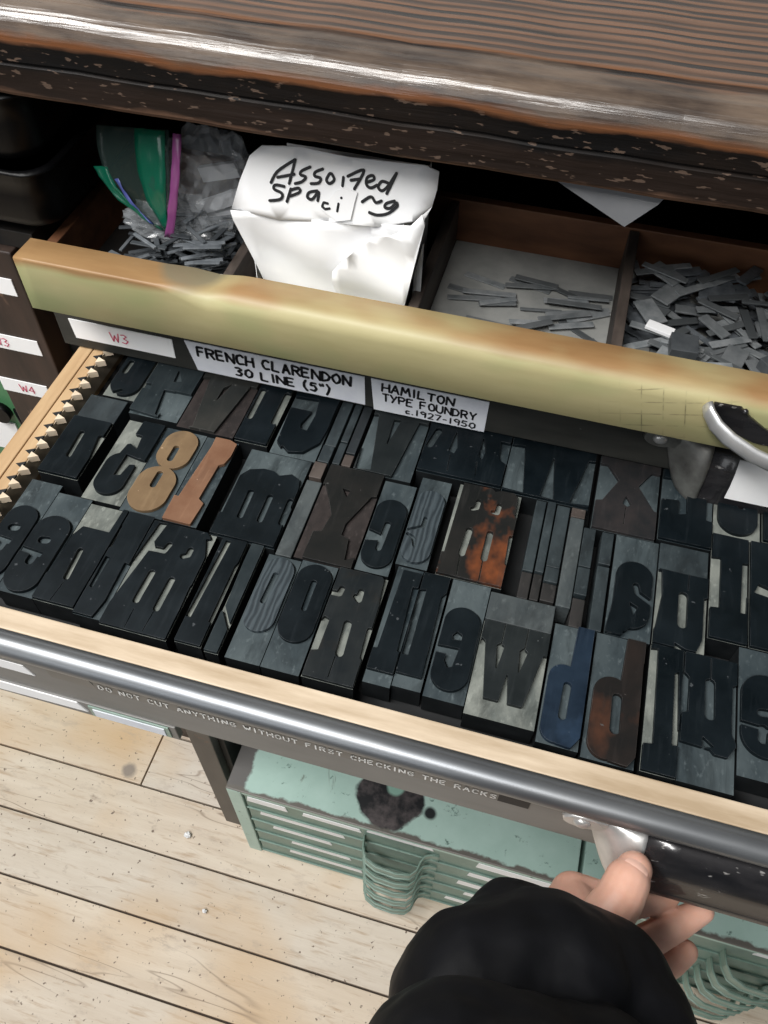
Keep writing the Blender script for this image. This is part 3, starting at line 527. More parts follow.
def ribbon(mb, strokes, P, w, mi=0):
    """strokes: lists of 2-D points; P maps a 2-D point to 3-D; w: half width in 2-D units"""
    for st in strokes:
        pts = [Vector(p) for p in st]
        for a, b in zip(pts, pts[1:]):
            t = b-a
            if t.length == 0: continue
            t.normalize(); n = Vector((-t.y, t.x))*w; e = t*w*.75
            q = [a-e*.6+n*.6, a-e, a-e*.6-n*.6, a-n, b-n, b+e*.6-n*.6, b+e, b+e*.6+n*.6, b+n, a+n]
            mb.face(mb.vs([P(p) for p in q]), mi)
def text_on(parent, name, txt, m, O, ux, uy, h, length=None, w=.42, gap=1.3, shear=0.0, jit=0.0):
    """flat lettering: O lower-left corner, ux/uy unit directions, h cap height, all in layout units"""
    st, wd = text_strokes(txt, gap); k = h/6; kx = (length/wd) if length else k
    O, ux, uy = Vector(O), Vector(ux), Vector(uy)
    if jit:
        st = [[(x+rng.uniform(-jit, jit), y+rng.uniform(-jit, jit)) for x, y in s_] for s_ in st]
    mb = MB(); n = ux.cross(uy)*.0006
    ribbon(mb, st, lambda p: O + ux*(p[0]*kx) + uy*((p[1]+shear*p[0])*k) + n, w)
    return part(mb, name, m, parent)

# ------------------------------------------------------------------ the floor
mb = MB()
pitch = .1346; y = .518 - pitch*12
k = 0
frng = random.Random(3)
while y < 2.2:
    y0, y1 = y+.0022, y+pitch-.0022
    if abs(y-.518) < .01: cuts = [-3.0, -.730, 1.4, 3.0]
    else:
        c = frng.uniform(.6, 2.4); cuts = [-3.0, -frng.uniform(1.3, 2.4), c, 3.0]
    for a, b in zip(cuts, cuts[1:]):
        mb.box(a+.0018, b-.0018, y0, y1, ZF-.02, ZF + frng.uniform(-.0012, .0006), bev=.0014)
    y += pitch; k += 1
mb.box(-3, 3, .518-pitch*12, y, ZF-.03, ZF-.012, mi=1)
fl = mb.build('floor', [M['floor'], M['gap']], None, (0, 0, ZF)); fl['kind'] = 'structure'

mb = MB(); mb.box(-3, 3, 2.02, 2.08, ZF-.02, 2.6)
wl = mb.build('wall_back', M['wall'], None, (0, 2.05, ZF)); wl['kind'] = 'structure'

# ------------------------------------------------------------------ the cabinet
cab = thing('type_cabinet', 'dark worn wooden type cabinet with ridged counter top and labelled side stile', 'cabinet', (0, .66, ZF))
mb = MB()
prof = [(.690, .322), (.652, .3225), (.650, .326), (.650, .3505), (.6525, .352), (.6525, .3535), (.650, .355), (.6495, .366)]
cx, cy, r = .6725, .373, .024
for i in range(11):
    a = math.pi + (math.pi/2)*i/10*-1
    prof.append((cx + r*math.cos(a), cy + r*math.sin(a)))
prof += [(.685, .3985), (.692, .4005), (1.25, .4005), (1.25, .322)]
L = []
for i in range(61):
    x = -1.3 + 2.2*i/60
    L.append([(x, p[0] + .0007*math.sin(x*37+p[1]*50), p[1] + .0006*math.sin(x*53+1)) for p in prof])
mb.loft(L, True, smooth=False)
part(mb, 'counter_top', M['counter'], cab)
mb = MB(); mb.box(-.712, -.613, .66, .70, ZF, .128, bev=.002)
stile = part(mb, 'stile', M['stile'], cab)
for nm, za, zb, xl in (('', .066, .090, -.712), ('W3', -.028, -.004, -.712), ('W4', -.110, -.086, -.712)):
    mb = MB(); mb.box(xl, -.6255 if nm != 'W4' else -.6405, .6588, .6601, za, zb)
    c = sub(mb, 'shelf_label', M['card'], stile)
    if nm: text_on(c, 'lettering', nm, M['pink'], (-.683 if nm == 'W4' else -.690, .6584, za+.006), (1, 0, 0), (0, 0, 1), .0125, w=.34, gap=1.0)
mb = MB()
mb.box(-.613, -.60, .7005, 1.199, ZF, .1275)
part(mb, 'carcass_side', M['carcass'], cab)
mb = MB(); mb.box(.52, .54, .66, 1.199, ZF, .3215)
part(mb, 'carcass_side', M['carcass'], cab)
mb = MB(); mb.box(-1.2, .54, 1.2, 1.22, -.2, .322)
part(mb, 'back_panel', M['carcass'], cab)
mb = MB(); mb.box(-1.2, -.585, .672, 1.2, .128, .150, bev=.001)
part(mb, 'shelf', M['carcass'], cab)
mb = MB()
mb.box(-.5995, .5195, .70, 1.199, -.16, -.135)
part(mb, 'drawer_runner', M['carcass'], cab)

# ------------------------------------------------------------------ pulls of the type drawers
def pull_profile(sy=1.0, sz=1.0, z0=-.034):
    P = [(0, -.026), (-.006, -.0265), (-.014, -.033), (-.0215, -.046), (-.0255, -.062), (-.0265, -.078), (-.0285, -.085), (-.0300, -.090), (-.0285, -.0955), (-.0235, -.0955),
         (-.0215, -.088), (-.0215, -.078), (-.0195, -.062), (-.0155, -.049), (-.009, -.039), (0, -.036)]
    return [(y*sy, z0 + (z-z0)*sz) for y, z in P]
def make_pull(parent, x0, y0, zt, card, metal='nickel'):
    mb = MB()
    xs = [x0+.052 + .03*i for i in range(9)]
    mb.loft([[(x, y0+p[0], zt+p[1]) for p in pull_profile()] for x in xs], True, smooth=True)
    pl = part(mb, 'drawer_pull', M['pull_dark'], parent)
    mb = MB()
    rings = []
    for dx, sy, sz in ((.0535, 1.05, 1.03), (.050, 1.10, 1.06), (.044, 1.06, 1.05), (.037, .86, 1.0), (.030, .60, .93), (.024, .36, .82), (.019, .20, .66), (.014, .12, .45), (.010, .09, .25)):
        rings.append([(x0+dx, y0+p[0], zt+p[1]) for p in pull_profile(sy, sz)])
    mb.loft(rings, True, smooth=True)
    # ear with its screw hole rim
    mb.tube([(x0, y0+.0005, zt-.037), (x0, y0-.0045, zt-.037)], [.0165, .0150], 20, sc=(1.15, .72))
    mb.box(x0-.004, x0+.020, y0-.004, y0+.0005, zt-.046, zt-.028)
    sub(mb, 'pull_bracket', M[metal], pl)
    mb = MB(); mb.ball((x0-.001, y0-.0045, zt-.036), .0078, 16, 9, sq=(1, .55, .85))
    sub(mb, 'screw', M['nickel'], pl)
    if card:
        mb = MB()
        pr = [(-.0148, -.032), (-.0224, -.046), (-.0264, -.062), (-.0275, -.0795)]
        a = mb.vs([(x0+.080, y0+p[0]-.0012, zt+p[1]) for p in pr]); b = mb.vs([(x0+.29, y0+p[0]-.0012, zt+p[1]) for p in pr])
        for i in range(3): mb.face([a[i], b[i], b[i+1], a[i+1]], 0, True)
        a2 = mb.vs([(x0+.080, y0+p[0]-.0002, zt+p[1]) for p in pr]); b2 = mb.vs([(x0+.29, y0+p[0]-.0002, zt+p[1]) for p in pr])
        for i in range(3): mb.face([a2[i], a2[i+1], b2[i+1], b2[i]], 0, True)
        for i in range(3): mb.face([a[i], a[i+1], a2[i+1], a2[i]]); mb.face([b[i], b2[i], b2[i+1], b[i+1]])
        sub(mb, 'name_card', M['card'], pl)
    return pl

# ------------------------------------------------------------------ drawer above: spacing material (green front)
gd = thing('spacing_drawer', 'slightly open drawer with worn green and yellow wooden front and divided compartments', 'drawer', (0, .60, .11))
mb = MB(); rings = []
for i in range(81):
    x = -.556 + 1.056*i/80
    t = max(0, min(1, (x+.40)/.05)); rr = .0025 + (.017-.0025)*t*(1-.25*max(0, min(1, (x-.1)/.15)))
    dip = .007*math.exp(-((x+.345)/.018)**2) + .0025*t
    yb = .640 + .006*t
    zt = .1765 - dip*.6
    pr = [(.6015, .110), (.600, .1115)]
    for j in range(7):
        a = math.pi - (math.pi/2)*j/6
        pr.append((.600+rr + rr*math.cos(a), zt-rr + rr*math.sin(a)))
    pr += [(yb-.004, zt - .001), (yb, zt-.005), (yb, .110)]
    rings.append([(x, p[0], p[1]) for p in pr])
mb.loft(rings, True, smooth=True)
gf = part(mb, 'front_board', M['green_front'], gd)
for p in gf.data.polygons: p.use_smooth = True
mb = MB(); mb.box(-.556, -.544, .646, .875, .100, .157, bev=.001)
part(mb, 'side_wall', M['compartment'], gd)
mb = MB(); mb.box(.488, .50, .646, .875, .100, .157, bev=.001)
part(mb, 'side_wall', M['compartment'], gd)
mb = MB(); mb.box(-.544, .488, .863, .875, .100, .158, bev=.001)
part(mb, 'back_wall', M['compartment'], gd)
mb = MB(); mb.box(-.544, .488, .646, .863, .096, .1022)
part(mb, 'drawer_bottom', M['carcass'], gd)
for xa, xb in ((-.141, .054), (.065, .280)):
    mb = MB(); mb.box(xa+.0003, xb-.0003, .6465, .8625, .1024, .1040)
    part(mb, 'compartment_liner', M['dust_liner'], gd)
for xd in (-.352, -.152, .054, .280):
    mb = MB(); mb.box(xd, xd+.011, .6465, .862, .1045, .156, bev=.001)
    part(mb, 'divider', M['divider'], gd)
# bow handle at the right
mb = MB()
hp = [(.1475, .5990, .162), (.150, .592, .159), (.158, .5845, .153), (.172, .578, .146), (.195, .572, .138), (.225, .568, .131), (.265, .566, .127), (.305, .568, .128), (.335, .580, .134), (.345, .5985, .148)]
mb.tube(hp, .0080, 10, sc=(.5, 1.1))
hd = part(mb, 'drawer_handle', M['chrome'], gd)
mb = MB()
mb.prism([(.152, .166), (.176, .1665), (.188, .157), (.205, .146), (.235, .137), (.30, .133), (.30, .124), (.20, .128), (.170, .139), (.152, .152)], 'y', .5975, .6008)
sub(mb, 'handle_plate', M['pull_dark'], hd)
mb = MB(); mb.ball((.180, .597, .1645), .0028); sub(mb, 'screw', M['pull_dark'], hd)

# ------------------------------------------------------------------ closed drawer whose dark front carries the labels
cd = thing('closed_type_drawer', 'closed drawer with dark front carrying hand lettered white labels', 'drawer', (0, .66, .003))
mb = MB(); mb.box(-.585, .50, .660, .685, .0025, .095, bev=.002)
part(mb, 'drawer_front', M['panel'], cd)
mb = MB(); mb.box(-.575, .49, .6852, 1.1, .006, .012); mb.box(-.575, -.56, .6852, 1.1, .0122, .08)
part(mb, 'drawer_tray', M['drawer_black'], cd)
YL = .6590
def label(xl0, xl1, xr0, xr1, z0, z1, m):
    mb = MB()
    mb.prism([(xl1, z0), (xr1, z0), (xr0, z1), (xl0, z1)], 'y', YL, .6603)
    return part(mb, 'paper_label', m, cd)
c = label(-.566, -.564, -.432, -.433, .018, .047, M['card'])
text_on(c, 'lettering', 'W3', M['pink'], (-.514, YL-.0002, .0255), (1, 0, 0), (0, 0, 1), .0135, w=.34, gap=1.0)
c = label(-.416, -.406, -.197, -.1965, .006, .050, M['label_blue'])
text_on(c, 'lettering', 'FRENCH CLARENDON', M['ink'], (-.4015, YL-.0002, .0300), (1, 0, .010), (0, 0, 1), .0140, .188, w=.72, jit=.25)
text_on(c, 'lettering', '30 LINE (5")', M['ink'], (-.3560, YL-.0002, .0115), (1, 0, .010), (0, 0, 1), .0125, .118, w=.72, jit=.25)
c = label(-.1895, -.186, -.054, -.055, .002, .050, M['label_blue'])
text_on(c, 'lettering', 'HAMILTON', M['ink'], (-.176, YL-.0002, .0345), (1, 0, -.01), (0, 0, 1), .0118, .083, w=.64, jit=.25)
text_on(c, 'lettering', 'TyPE FOUNDRY', M['ink'], (-.1755, YL-.0002, .0195), (1, 0, -.01), (0, 0, 1), .0112, .109, w=.64, jit=.25)
text_on(c, 'lettering', 'c.1927-1950', M['ink'], (-.148, YL-.0002, .0065), (1, 0, -.02), (0, 0, 1), .0088, .082, w=.6, jit=.2)
make_pull(cd, .132, .660, .087, True, 'nickel_dull')

# ------------------------------------------------------------------ the open type drawer
od = thing('open_type_drawer', 'pulled out type drawer with pale wooden rails and grey steel front', 'drawer', (0, .27, -.09))
mb = MB(); mb.box(-.575, .48, .2835, .3052, -.088, .0, bev=.0015)
part(mb, 'front_rail', M['rail_wood'], od)
# steel front: rolled bead on top of a flat face
mb = MB()
pr = [(.2830, .0005)]
cy, cz, r = .2735, -.0110, .0125
for i in range(15):
    a = math.radians(62 + 175*i/14); pr.append((cy + r*math.cos(a), cz + r*math.sin(a)))
pr += [(.2690, -.0232), (.2690, -.0905), (.2710, -.0920), (.2830, -.0920)]
L = [[(-.575 + 1.055*i/30, p[0], p[1]) for p in pr] for i in range(31)]
mb.loft(L, True, smooth=True)
sf = part(mb, 'steel_front', M['steel_front'], od)
mb = MB(); mb.box(-.575, .48, .2680, .2692, -.0900, -.0240)
fp = sub(mb, 'front_plate', M['face_grey'], sf)
# embossed tape
UX = Vector((1, 0, 0))
mb = MB(); mb.box(-.355, .070, .2674, .2682, -.047, -.0285, bev=.0004)
tp = part(mb, 'embossed_tape', M['tape'], od)
text_on(tp, 'lettering', 'DO NOT CUT ANYTHING WITHOUT FIRST CHECKING THE RACKS', M['emboss'], (-.349, .2672, -.0425), (1, 0, 0), (0, 0, 1), .0092, .388, w=.58, gap=2.2)
mb = MB(); mb.box(.041, .069, .2670, .2675, -.0465, -.029); sub(mb, 'tape_tail', M['ink'], tp)
mb = MB(); mb.prism([(-.402, -.0465), (-.352, -.0465), (-.358, -.030), (-.404, -.030)], 'y', .2673, .2682)
part(mb, 'old_tape_patch', M['tape'], od)
mb = MB(); mb.prism([(-.56, -.058), (-.4235, -.057), (-.431, -.039), (-.56, -.039)], 'y', .2672, .2682)
part(mb, 'white_label', M['card'], od)
# the lip below the front that carries a label strip and a small card holder
mb = MB(); mb.box(-.56, -.281, .2665, .2745, -.123, -.0925, bev=.0008)
lip = part(mb, 'label_lip', M['face_grey'], od)
mb = MB(); mb.prism([(-.555, -.118), (-.381, -.112), (-.389, -.0945), (-.555, -.0945)], 'y', .2652, .2667)
sub(mb, 'white_label', M['card'], lip)
mb = MB(); mb.box(-.377, -.288, .2650, .2667, -.1185, -.0945, bev=.0006); mb.box(-.372, -.293, .2640, .2651, -.1145, -.0985, mi=1)
hd_ = sub(mb, 'card_holder', [M['mint_pull'], M['label_blue']], lip)
# left rail and the toothed rack
mb = MB()
mb.box(-.567, -.549, .3055, .85, -.088, .0005, bev=.0012); mb.box(-.5475, -.5335, .3055, .85, -.088, .0005, bev=.0012)
sr = part(mb, 'side_rail', M['rack_wood'], od)
mb = MB(); mb.box(-.5495, -.5470, .3055, .85, -.088, -.0022); sub(mb, 'groove', M['groove'], sr)
mb = MB(); n = 24
ys = .4270 - .0200*5
for i in range(n):
    y = ys + .0200*i
    mb.prism([(-.5338, y-.0066), (-.5235, y-.0010), (-.5338, y+.0030)], 'z', -.006, .0022)
mb.box(-.5338, -.5328, ys-.01, ys+.02*n, -.030, -.001)
part(mb, 'toothed_rack', M['tooth'], od)
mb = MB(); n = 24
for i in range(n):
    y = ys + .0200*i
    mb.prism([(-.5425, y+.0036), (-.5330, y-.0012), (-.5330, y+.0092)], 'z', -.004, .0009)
sub(mb, 'rack_notch_shade', M['drawer_black'], sr)  # solid black wedges stand in for the shade inside cut notches
mb = MB(); mb.box(.455, .48, .3055, .85, -.088, .0005, bev=.0012)
part(mb, 'side_rail', M['rack_wood'], od)
mb = MB(); mb.box(-.5325, .454, .3055, .85, -.046, -.0365)
part(mb, 'drawer_bottom', M['drawer_black'], od)
mb = MB(); mb.box(-.5325, .454, .851, .86, -.088, -.002); part(mb, 'back_rail', M['drawer_black'], od)
make_pull(od, .116, .2680, .002, False)

# ------------------------------------------------------------------ wood type: glyph outlines by signed distance
def seg_d(X, Y, a, b):
    ax, ay = a; bx, by = b; dx, dy = bx-ax, by-ay; L = dx*dx+dy*dy
    if L < 1e-9: return np.hypot(X-ax, Y-ay)
    t = np.clip(((X-ax)*dx+(Y-ay)*dy)/L, 0, 1)
    return np.hypot(X-ax-t*dx, Y-ay-t*dy)
def prim_d(X, Y, p):
    if p[0] == 's':
        d = None
        pts = p[1] if len(p[1]) > 1 else p[1]*2
        for a, b in zip(pts, pts[1:]):
            e = seg_d(X, Y, a, b); d = e if d is None else np.minimum(d, e)
        return d - p[2]
    pts = p[1]; d = None; ins = np.zeros(X.shape, bool)
    for a, b in zip(pts, pts[1:]+pts[:1]):
        e = seg_d(X, Y, a, b); d = e if d is None else np.minimum(d, e)
        if a[1] != b[1]:
            c = ((a[1] > Y) != (b[1] > Y)) & (X < (b[0]-a[0])*(Y-a[1])/(b[1]-a[1]) + a[0]); ins ^= c
    return np.where(ins, -d, d)
def glyph(w, h, adds, subs, x0, y0, st=.75):
    nx, ny = int(w/st)+4, int(h/st)+4
    xs = x0 - st*1.5 + st*np.arange(nx); ys = y0 - st*1.5 + st*np.arange(ny)
    X, Y = np.meshgrid(xs, ys)
    box = np.maximum(np.maximum(x0+.3-X, X-(x0+w-.3)), np.maximum(y0+.3-Y, Y-(y0+h-.3)))
    F = box
    if adds:
        a = None
        for p in adds: e = prim_d(X, Y, p); a = e if a is None else np.minimum(a, e)
        F = np.maximum(F, a)
    for p in subs: F = np.maximum(F, -(prim_d(X, Y, p) - (.55 if p[0] == 'p' or p[2] > 1 else .12)))
    F = np.where(np.abs(F) < 1e-4, 1e-4, F)
    # marching squares
    segs = {}
    ins = F < 0
    def ip(i, j, k, l):
        a, b = F[i, j], F[k, l]; t = a/(a-b)
        return (xs[j]+(xs[l]-xs[j])*t, ys[i]+(ys[k]-ys[i])*t)
    code = ins[:-1, :-1]*1 + ins[:-1, 1:]*2 + ins[1:, 1:]*4 + ins[1:, :-1]*8
    pos = {}
    for i, j in zip(*np.nonzero((code > 0) & (code < 15))):
        c = int(code[i, j])
        E = {0: ('h', i, j), 1: ('v', i, j+1), 2: ('h', i+1, j), 3: ('v', i, j)}
        Q = {0: (i, j, i, j+1), 1: (i, j+1, i+1, j+1), 2: (i+1, j+1, i+1, j), 3: (i+1, j, i, j)}
        tab = {1: [(3, 0)], 2: [(0, 1)], 3: [(3, 1)], 4: [(1, 2)], 5: [(3, 2), (1, 0)], 6: [(0, 2)], 7: [(3, 2)], 8: [(2, 3)], 9: [(2, 0)],
               10: [(0, 3), (2, 1)], 11: [(2, 1)], 12: [(1, 3)], 13: [(1, 0)], 14: [(0, 3)]}[c]
        for a, b in tab:
            segs[E[a]] = E[b]
            for q in (a, b):
                if E[q] not in pos: pos[E[q]] = ip(*Q[q])
    loops = []
    while segs:
        k0 = next(iter(segs)); lp = []; k = k0
        while k in segs: lp.append(pos[k]); k = segs.pop(k)
        if len(lp) > 3: loops.append(lp)
    def rdp(p, eps):
        if len(p) < 3: return p
        a, b = np.array(p[0]), np.array(p[-1]); P = np.array(p); d = b-a; L = np.hypot(*d)
        D = np.abs(d[0]*(P[:, 1]-a[1])-d[1]*(P[:, 0]-a[0]))/L if L > 1e-9 else np.hypot(*(P-a).T)
        m = int(D.argmax())
        if D[m] > eps: return rdp(p[:m+1], eps)[:-1] + rdp(p[m:], eps)
        return [p[0], p[-1]]
    out = []
    for lp in loops:
        m = len(lp)//2
        q = rdp(lp[:m+1], .10)[:-1] + rdp(lp[m:]+lp[:1], .10)[:-1]
        A = sum(a[0]*b[1]-a[1]*b[0] for a, b in zip(q, q[1:]+q[:1]))/2
        if len(q) >= 3 and abs(A) > 2.0: out.append(q)
    return out
TOP, SH, BOT = 0.0, -.0046, -.0345
def face_mesh(mb, loops, z0, z1):
    vs = []; es = []
    for q in loops:
        b = len(vs); vs += [Vector(p) for p in q]; es += [(b+i, b+(i+1) % len(q)) for i in range(len(q))]
    if not vs: return
    ov, oe, of, *_ = delaunay_2d_cdt(vs, es, [], 0, 1e-5)
    U = 1e-3
    t = mb.vs([(p.x*U, p.y*U, z1) for p in ov])
    def inside(x, y):
        c = False
        for q in loops:
            for a, b in zip(q, q[1:]+q[:1]):
                if (a[1] > y) != (b[1] > y) and x < (b[0]-a[0])*(y-a[1])/(b[1]-a[1])+a[0]: c = not c
        return c
    for f in of:
        if inside(sum(ov[i].x for i in f)/3, sum(ov[i].y for i in f)/3): mb.face([t[i] for i in f])
    for q in loops:
        a = mb.vs([(p[0]*U, p[1]*U, z1) for p in q]); c = mb.vs([(p[0]*U, p[1]*U, z0) for p in q])
        for i in range(len(q)):
            j = (i+1) % len(q); mb.face([a[i], a[j], c[j], c[i]])
    bmesh.ops.remove_doubles(mb.bm, verts=mb.bm.verts[:], dist=1e-6)
LAB = {
 'e1': 'black type block with mirrored letter e, far left end of the front row',
 'e2': 'black wooden type block with round mirrored e, second from the left in the front row',
 'n1': 'black wooden type block with a letter n with one slot, third in the front row',
 'b1': 'narrow black hooked type block between a one slotted n and a wide m, front row',
 'm1': 'wide black letter m type block in the front row below the tan 8',
 'l1': 'black letter l type block in the front row, right of the m below the 8',
 'gusset': 'narrow slate coloured type block with a notched foot, left of the grain streaked o',
 'o1': 'letter o type block with pale streaked grain across its face, in the front row',
 'o2': 'smooth black letter o type block, right neighbour of the streaked grain o',
 'm2': 'black letter m type block with pale slots, between black o and paired l letters',
 'l2': 'black letter l type block, left of the close pair in the front row',
 'l3': 'black letter l type block, right one of the pair, beside a mirrored e',
 'e3': 'black type block with mirrored e, left of the big charcoal W in the front row',
 'spacer_w': 'wide grey wooden spacer lying directly behind the big charcoal W',
 'W': 'charcoal capital W type block with pale grey triangular hollows, in the front row',
 'd1': 'blue stained letter d type block, right of the charcoal W',
 'd2': 'rust brown stained letter d type block, right of the blue stained d',
 'l4': 'black letter l type block, right of the rust stained d in the front row',
 'u1': 'black letter u type block with a deep grey foot, right part of the front row',
 'e4': 'black type block with mirrored e at the far right end of the front row',
 'spacer_n': 'slate coloured blank wooden spacer behind the raised n at the toothed rack',
 'n2': 'black letter n type block standing beside the toothed rack in the middle row',
 'G1': 'black type block with curled mirrored G, left of the tan figure 8',
 '8': 'tan wooden figure 8 type block, lightest numeral in the drawer',
 '1': 'orange brown wooden figure 1 type block, right of the tan 8',
 'm3': 'black letter m type block in the middle row, right of the orange brown figure 1',
 'spacer_strip': 'long grey wooden spacer strip left of the dark brown Y',
 'spacer_brown': 'small brown wooden spacer capping the long grey strip left of the Y',
 'Y': 'very dark brown capital Y type block with brown hollows and a tiny heart shaped notch',
 'c1': 'black type block with mirrored c and pale slot, right of the dark brown Y',
 'e5': 'type block with small streaked grey face, left of the m with orange wear',
 'm4': 'letter m type block with orange worn patches and pale cream slots, in the middle row',
 'S': 'black letter S type block in the middle row, right of the bundle of thin spacers',
 'spacer_a': 'dark slate spacer above the black slotted letter right of the S',
 'n3': 'black type block with one short slot, right of the letter S',
 't1': 'black type block with two grey side strips, near the right end of the middle row',
 'k1': 'black type block with small bright notch, right end of the middle row',
 'J1': 'black round bottomed J type block in the top left corner beside the toothed rack',
 'A1': 'slate grey capital A type block in the back row under the label marked W3',
 'V1': 'dark grey brown capital V type block in the back row, behind the figure 1',
 'L1': 'black type block with two slanted slots, back row, right of the brownish V',
 'G2': 'black round bottomed block with hook and square hollow, below the words 30 LINE',
 'V2': 'charcoal capital V type block in the back row below the gap between lettered labels',
 'm5': 'wide black type block with two teardrop notches, back row below the foundry label',
 'W2': 'black type block with three pale triangles, back row, right of the teardrop notched block',
 'X': 'plum grey capital X type block in the back row',
 'J2': 'black type block with pale L shaped hollow, in the back row right of the X',
 'U2': 'black round bottomed U type block in the back row below the white card',
 'r1': 'plain black type block in the back row at the right edge of the photo',
 'A_hi': 'thin slate spacer right beside the dark gap next to the orange worn m, upper piece',
 'A_lo': 'small brownish spacer at the foot of the dark gap next to the orange worn m',
 'B_hi': 'thin speckled slate spacer, second column right of the orange worn m, upper piece',
 'B_lo': 'small brownish spacer, second column right of the orange worn m, lower piece',
 'C_hi': 'slate spacer, third column right of the orange worn m, long upper piece',
 'C_mid': 'short slate spacer, third column right of the orange worn m, middle piece',
 'C_lo': 'short brownish spacer, third column right of the orange worn m, lowest piece',
 'D_lo': 'long pale grey spacer strip in the middle of the bundle of thin spacers',
 'D_hi': 'small brown spacer block capping the long pale grey strip of the bundle',
 'E_hi': 'slate spacer right of the long pale strip, upper of three in its column',
 'E_mid': 'slate spacer right of the long pale strip, middle of three in its column',
 'E_lo': 'dark brownish spacer, lowest right of the long pale strip, behind the blue stained d',
 'F_hi': 'upper slate spacer in the last column of the bundle, left of the S',
 'F_lo': 'lower long slate spacer in the last column of the bundle, left of the S',
 'sp_r1a': 'slate spacer in the back row right of the hooked round bottomed block, near piece',
 'sp_r1b': 'slate spacer in the back row right of the hooked round bottomed block, far piece',
 'sp_r1c': 'thin slate spacer, second column left of the charcoal V in the back row, near piece',
 'sp_r1d': 'thin slate spacer, second column left of the charcoal V in the back row, far piece',
 'sp_r1e': 'tiny brown spacer touching the near left corner of the charcoal V in the back row',
 'sp_r1f': 'dark spacer directly left of the charcoal V in the back row',
}
for key, kind, tone, x0, x1, y0, y1, adds, subs in BLOCKS:
    c = ((x0+x1)/2000, (y0+y1)/2000, BOT)
    r_ = random.Random(key)
    if kind == 'spacer':
        mb = MB(); zt = -.0012 - r_.random()*.0035
        mb.box(x0/1e3, x1/1e3, y0/1e3, y1/1e3, BOT, zt, bev=.0007)
        o = mb.build('wood_spacer', SPACER[tone], None, c)
        tag(o, LAB[key], 'wood spacer', 'wooden spacers among the type'); continue
    t = thing('wood_type_block', LAB[key], 'type block', c, 'wooden type blocks in the open drawer')
    mb = MB()
    mb.box(x0/1e3, x1/1e3, y0/1e3, y1/1e3, BOT, SH, mi=1, top=0, bev=0)
    sh = SHOULDER_BROWN if key in ('Y', 'V1') else (SHOULDER_BLUE if key in ('V2', 'W2', 'A1', 'X', 'd1', 'o1', 'o2', 'e5', 'c1', 'G2', 'm5', 'J2', 'b1', 'e1', 'e2', 'l3', 'l2', 'S', 'e4', 'u1', 'm3', 'e3', '1', '8', 'd2') else SHOULDER)
    part(mb, 'block', [sh, SIDE], t)
    ox, oy = x0-.45, y0
    loops = glyph(x1-x0, y1-y0, list(adds), list(subs), .45, 0)
    mb = MB(); face_mesh(mb, [[(p[0]+ox, p[1]+oy) for p in q] for q in loops], SH+.00005, TOP + r_.uniform(-.0008, .0002))
    part(mb, 'letter_face', FACE[tone], t)

# ------------------------------------------------------------------ lead strips in the compartments
def slug_mesh(l, w, h, m, nm):
    mb = MB(); mb.box(-l/2, l/2, -w/2, w/2, 0, h, bev=.0005)
    o = mb.build(nm, m, None, (0, 0, 0)); me = o.data; bpy.data.objects.remove(o); return me
class Pile:
    def __init__(s, x0, x1, y0, y1, base, st=.002):
        s.x0, s.y0, s.st = x0, y0, st; s.H = np.full((int((y1-y0)/st)+2, int((x1-x0)/st)+2), base)
        s.X, s.Y = np.meshgrid(x0+st*np.arange(s.H.shape[1]), y0+st*np.arange(s.H.shape[0])); s.b = (x0, x1, y0, y1)
    def drop(s, x, y, a, l, w, h):
        ca, sa = math.cos(a), math.sin(a)
        ex = abs(ca)*l/2+abs(sa)*w/2; ey = abs(sa)*l/2+abs(ca)*w/2
        x = min(max(x, s.b[0]+ex), s.b[1]-ex); y = min(max(y, s.b[2]+ey), s.b[3]-ey)
        U = (s.X-x)*ca+(s.Y-y)*sa; V = -(s.X-x)*sa+(s.Y-y)*ca
        m = (abs(U) < l/2+.002) & (abs(V) < w/2+.002)
        z = s.H[m].max() if m.any() else s.H.min(); s.H[m] = z+h+.0002
        return x, y, z
def scatter(pile, n, kinds, label, group, cat, nm, region, ang, tilt=0):
    rr = random.Random(label)
    for i in range(n):
        l, w, h, me = rr.choice(kinds)
        x, y = rr.uniform(*region[0]), rr.uniform(*region[1]); a = ang(rr)
        x, y, z = pile.drop(x, y, a, l, w, h)
        o = bpy.data.objects.new(nm, me); COL.objects.link(o)
        o.location = T((x, y, z)); o.rotation_euler = (0, 0, a)
        tag(o, label, cat, group)
BED = MB()
def bed(pile, n, dims, region, ang, seed):
    rr = random.Random(seed)
    for i in range(n):
        l, w, h = rr.choice(dims); a = ang(rr)
        x, y, z = pile.drop(rr.uniform(*region[0]), rr.uniform(*region[1]), a, l, w, h)
        BED.box(x-l/2, x+l/2, y-w/2, y+w/2, z, z+h, rot=(a, 'Z'))
D1 = ((.040, .0056, .0016), (.032, .0052, .0018), (.028, .0056, .0016), (.036, .0040, .0024), (.022, .0052, .0016))
D4 = ((.044, .009, .0018), (.036, .012, .0024), (.042, .0055, .002), (.052, .008, .0018), (.038, .022, .0022))
K1 = [(l, w, h, slug_mesh(l, w, h, M['slug'], 'lead_strip')) for l, w, h in ((.040, .0056, .0016), (.032, .0052, .0018), (.028, .0056, .0016), (.036, .0040, .0024), (.022, .0052, .0016))]
p1 = Pile(-.541, -.354, .649, .862, .1045, .0015)
bed(p1, 95, D1, ((-.485, -.355), (.65, .80)), lambda r: r.gauss(.45, .30), 5)
scatter(p1, 165, K1, 'small grey lead strip in the loose heap under the zip bag', 'lead strips heaped in the left compartment', 'lead strip', 'lead_strip', ((-.485, -.356), (.65, .775)), lambda r: r.gauss(.45, .38) if r.random() < .8 else r.gauss(-.6, .4))
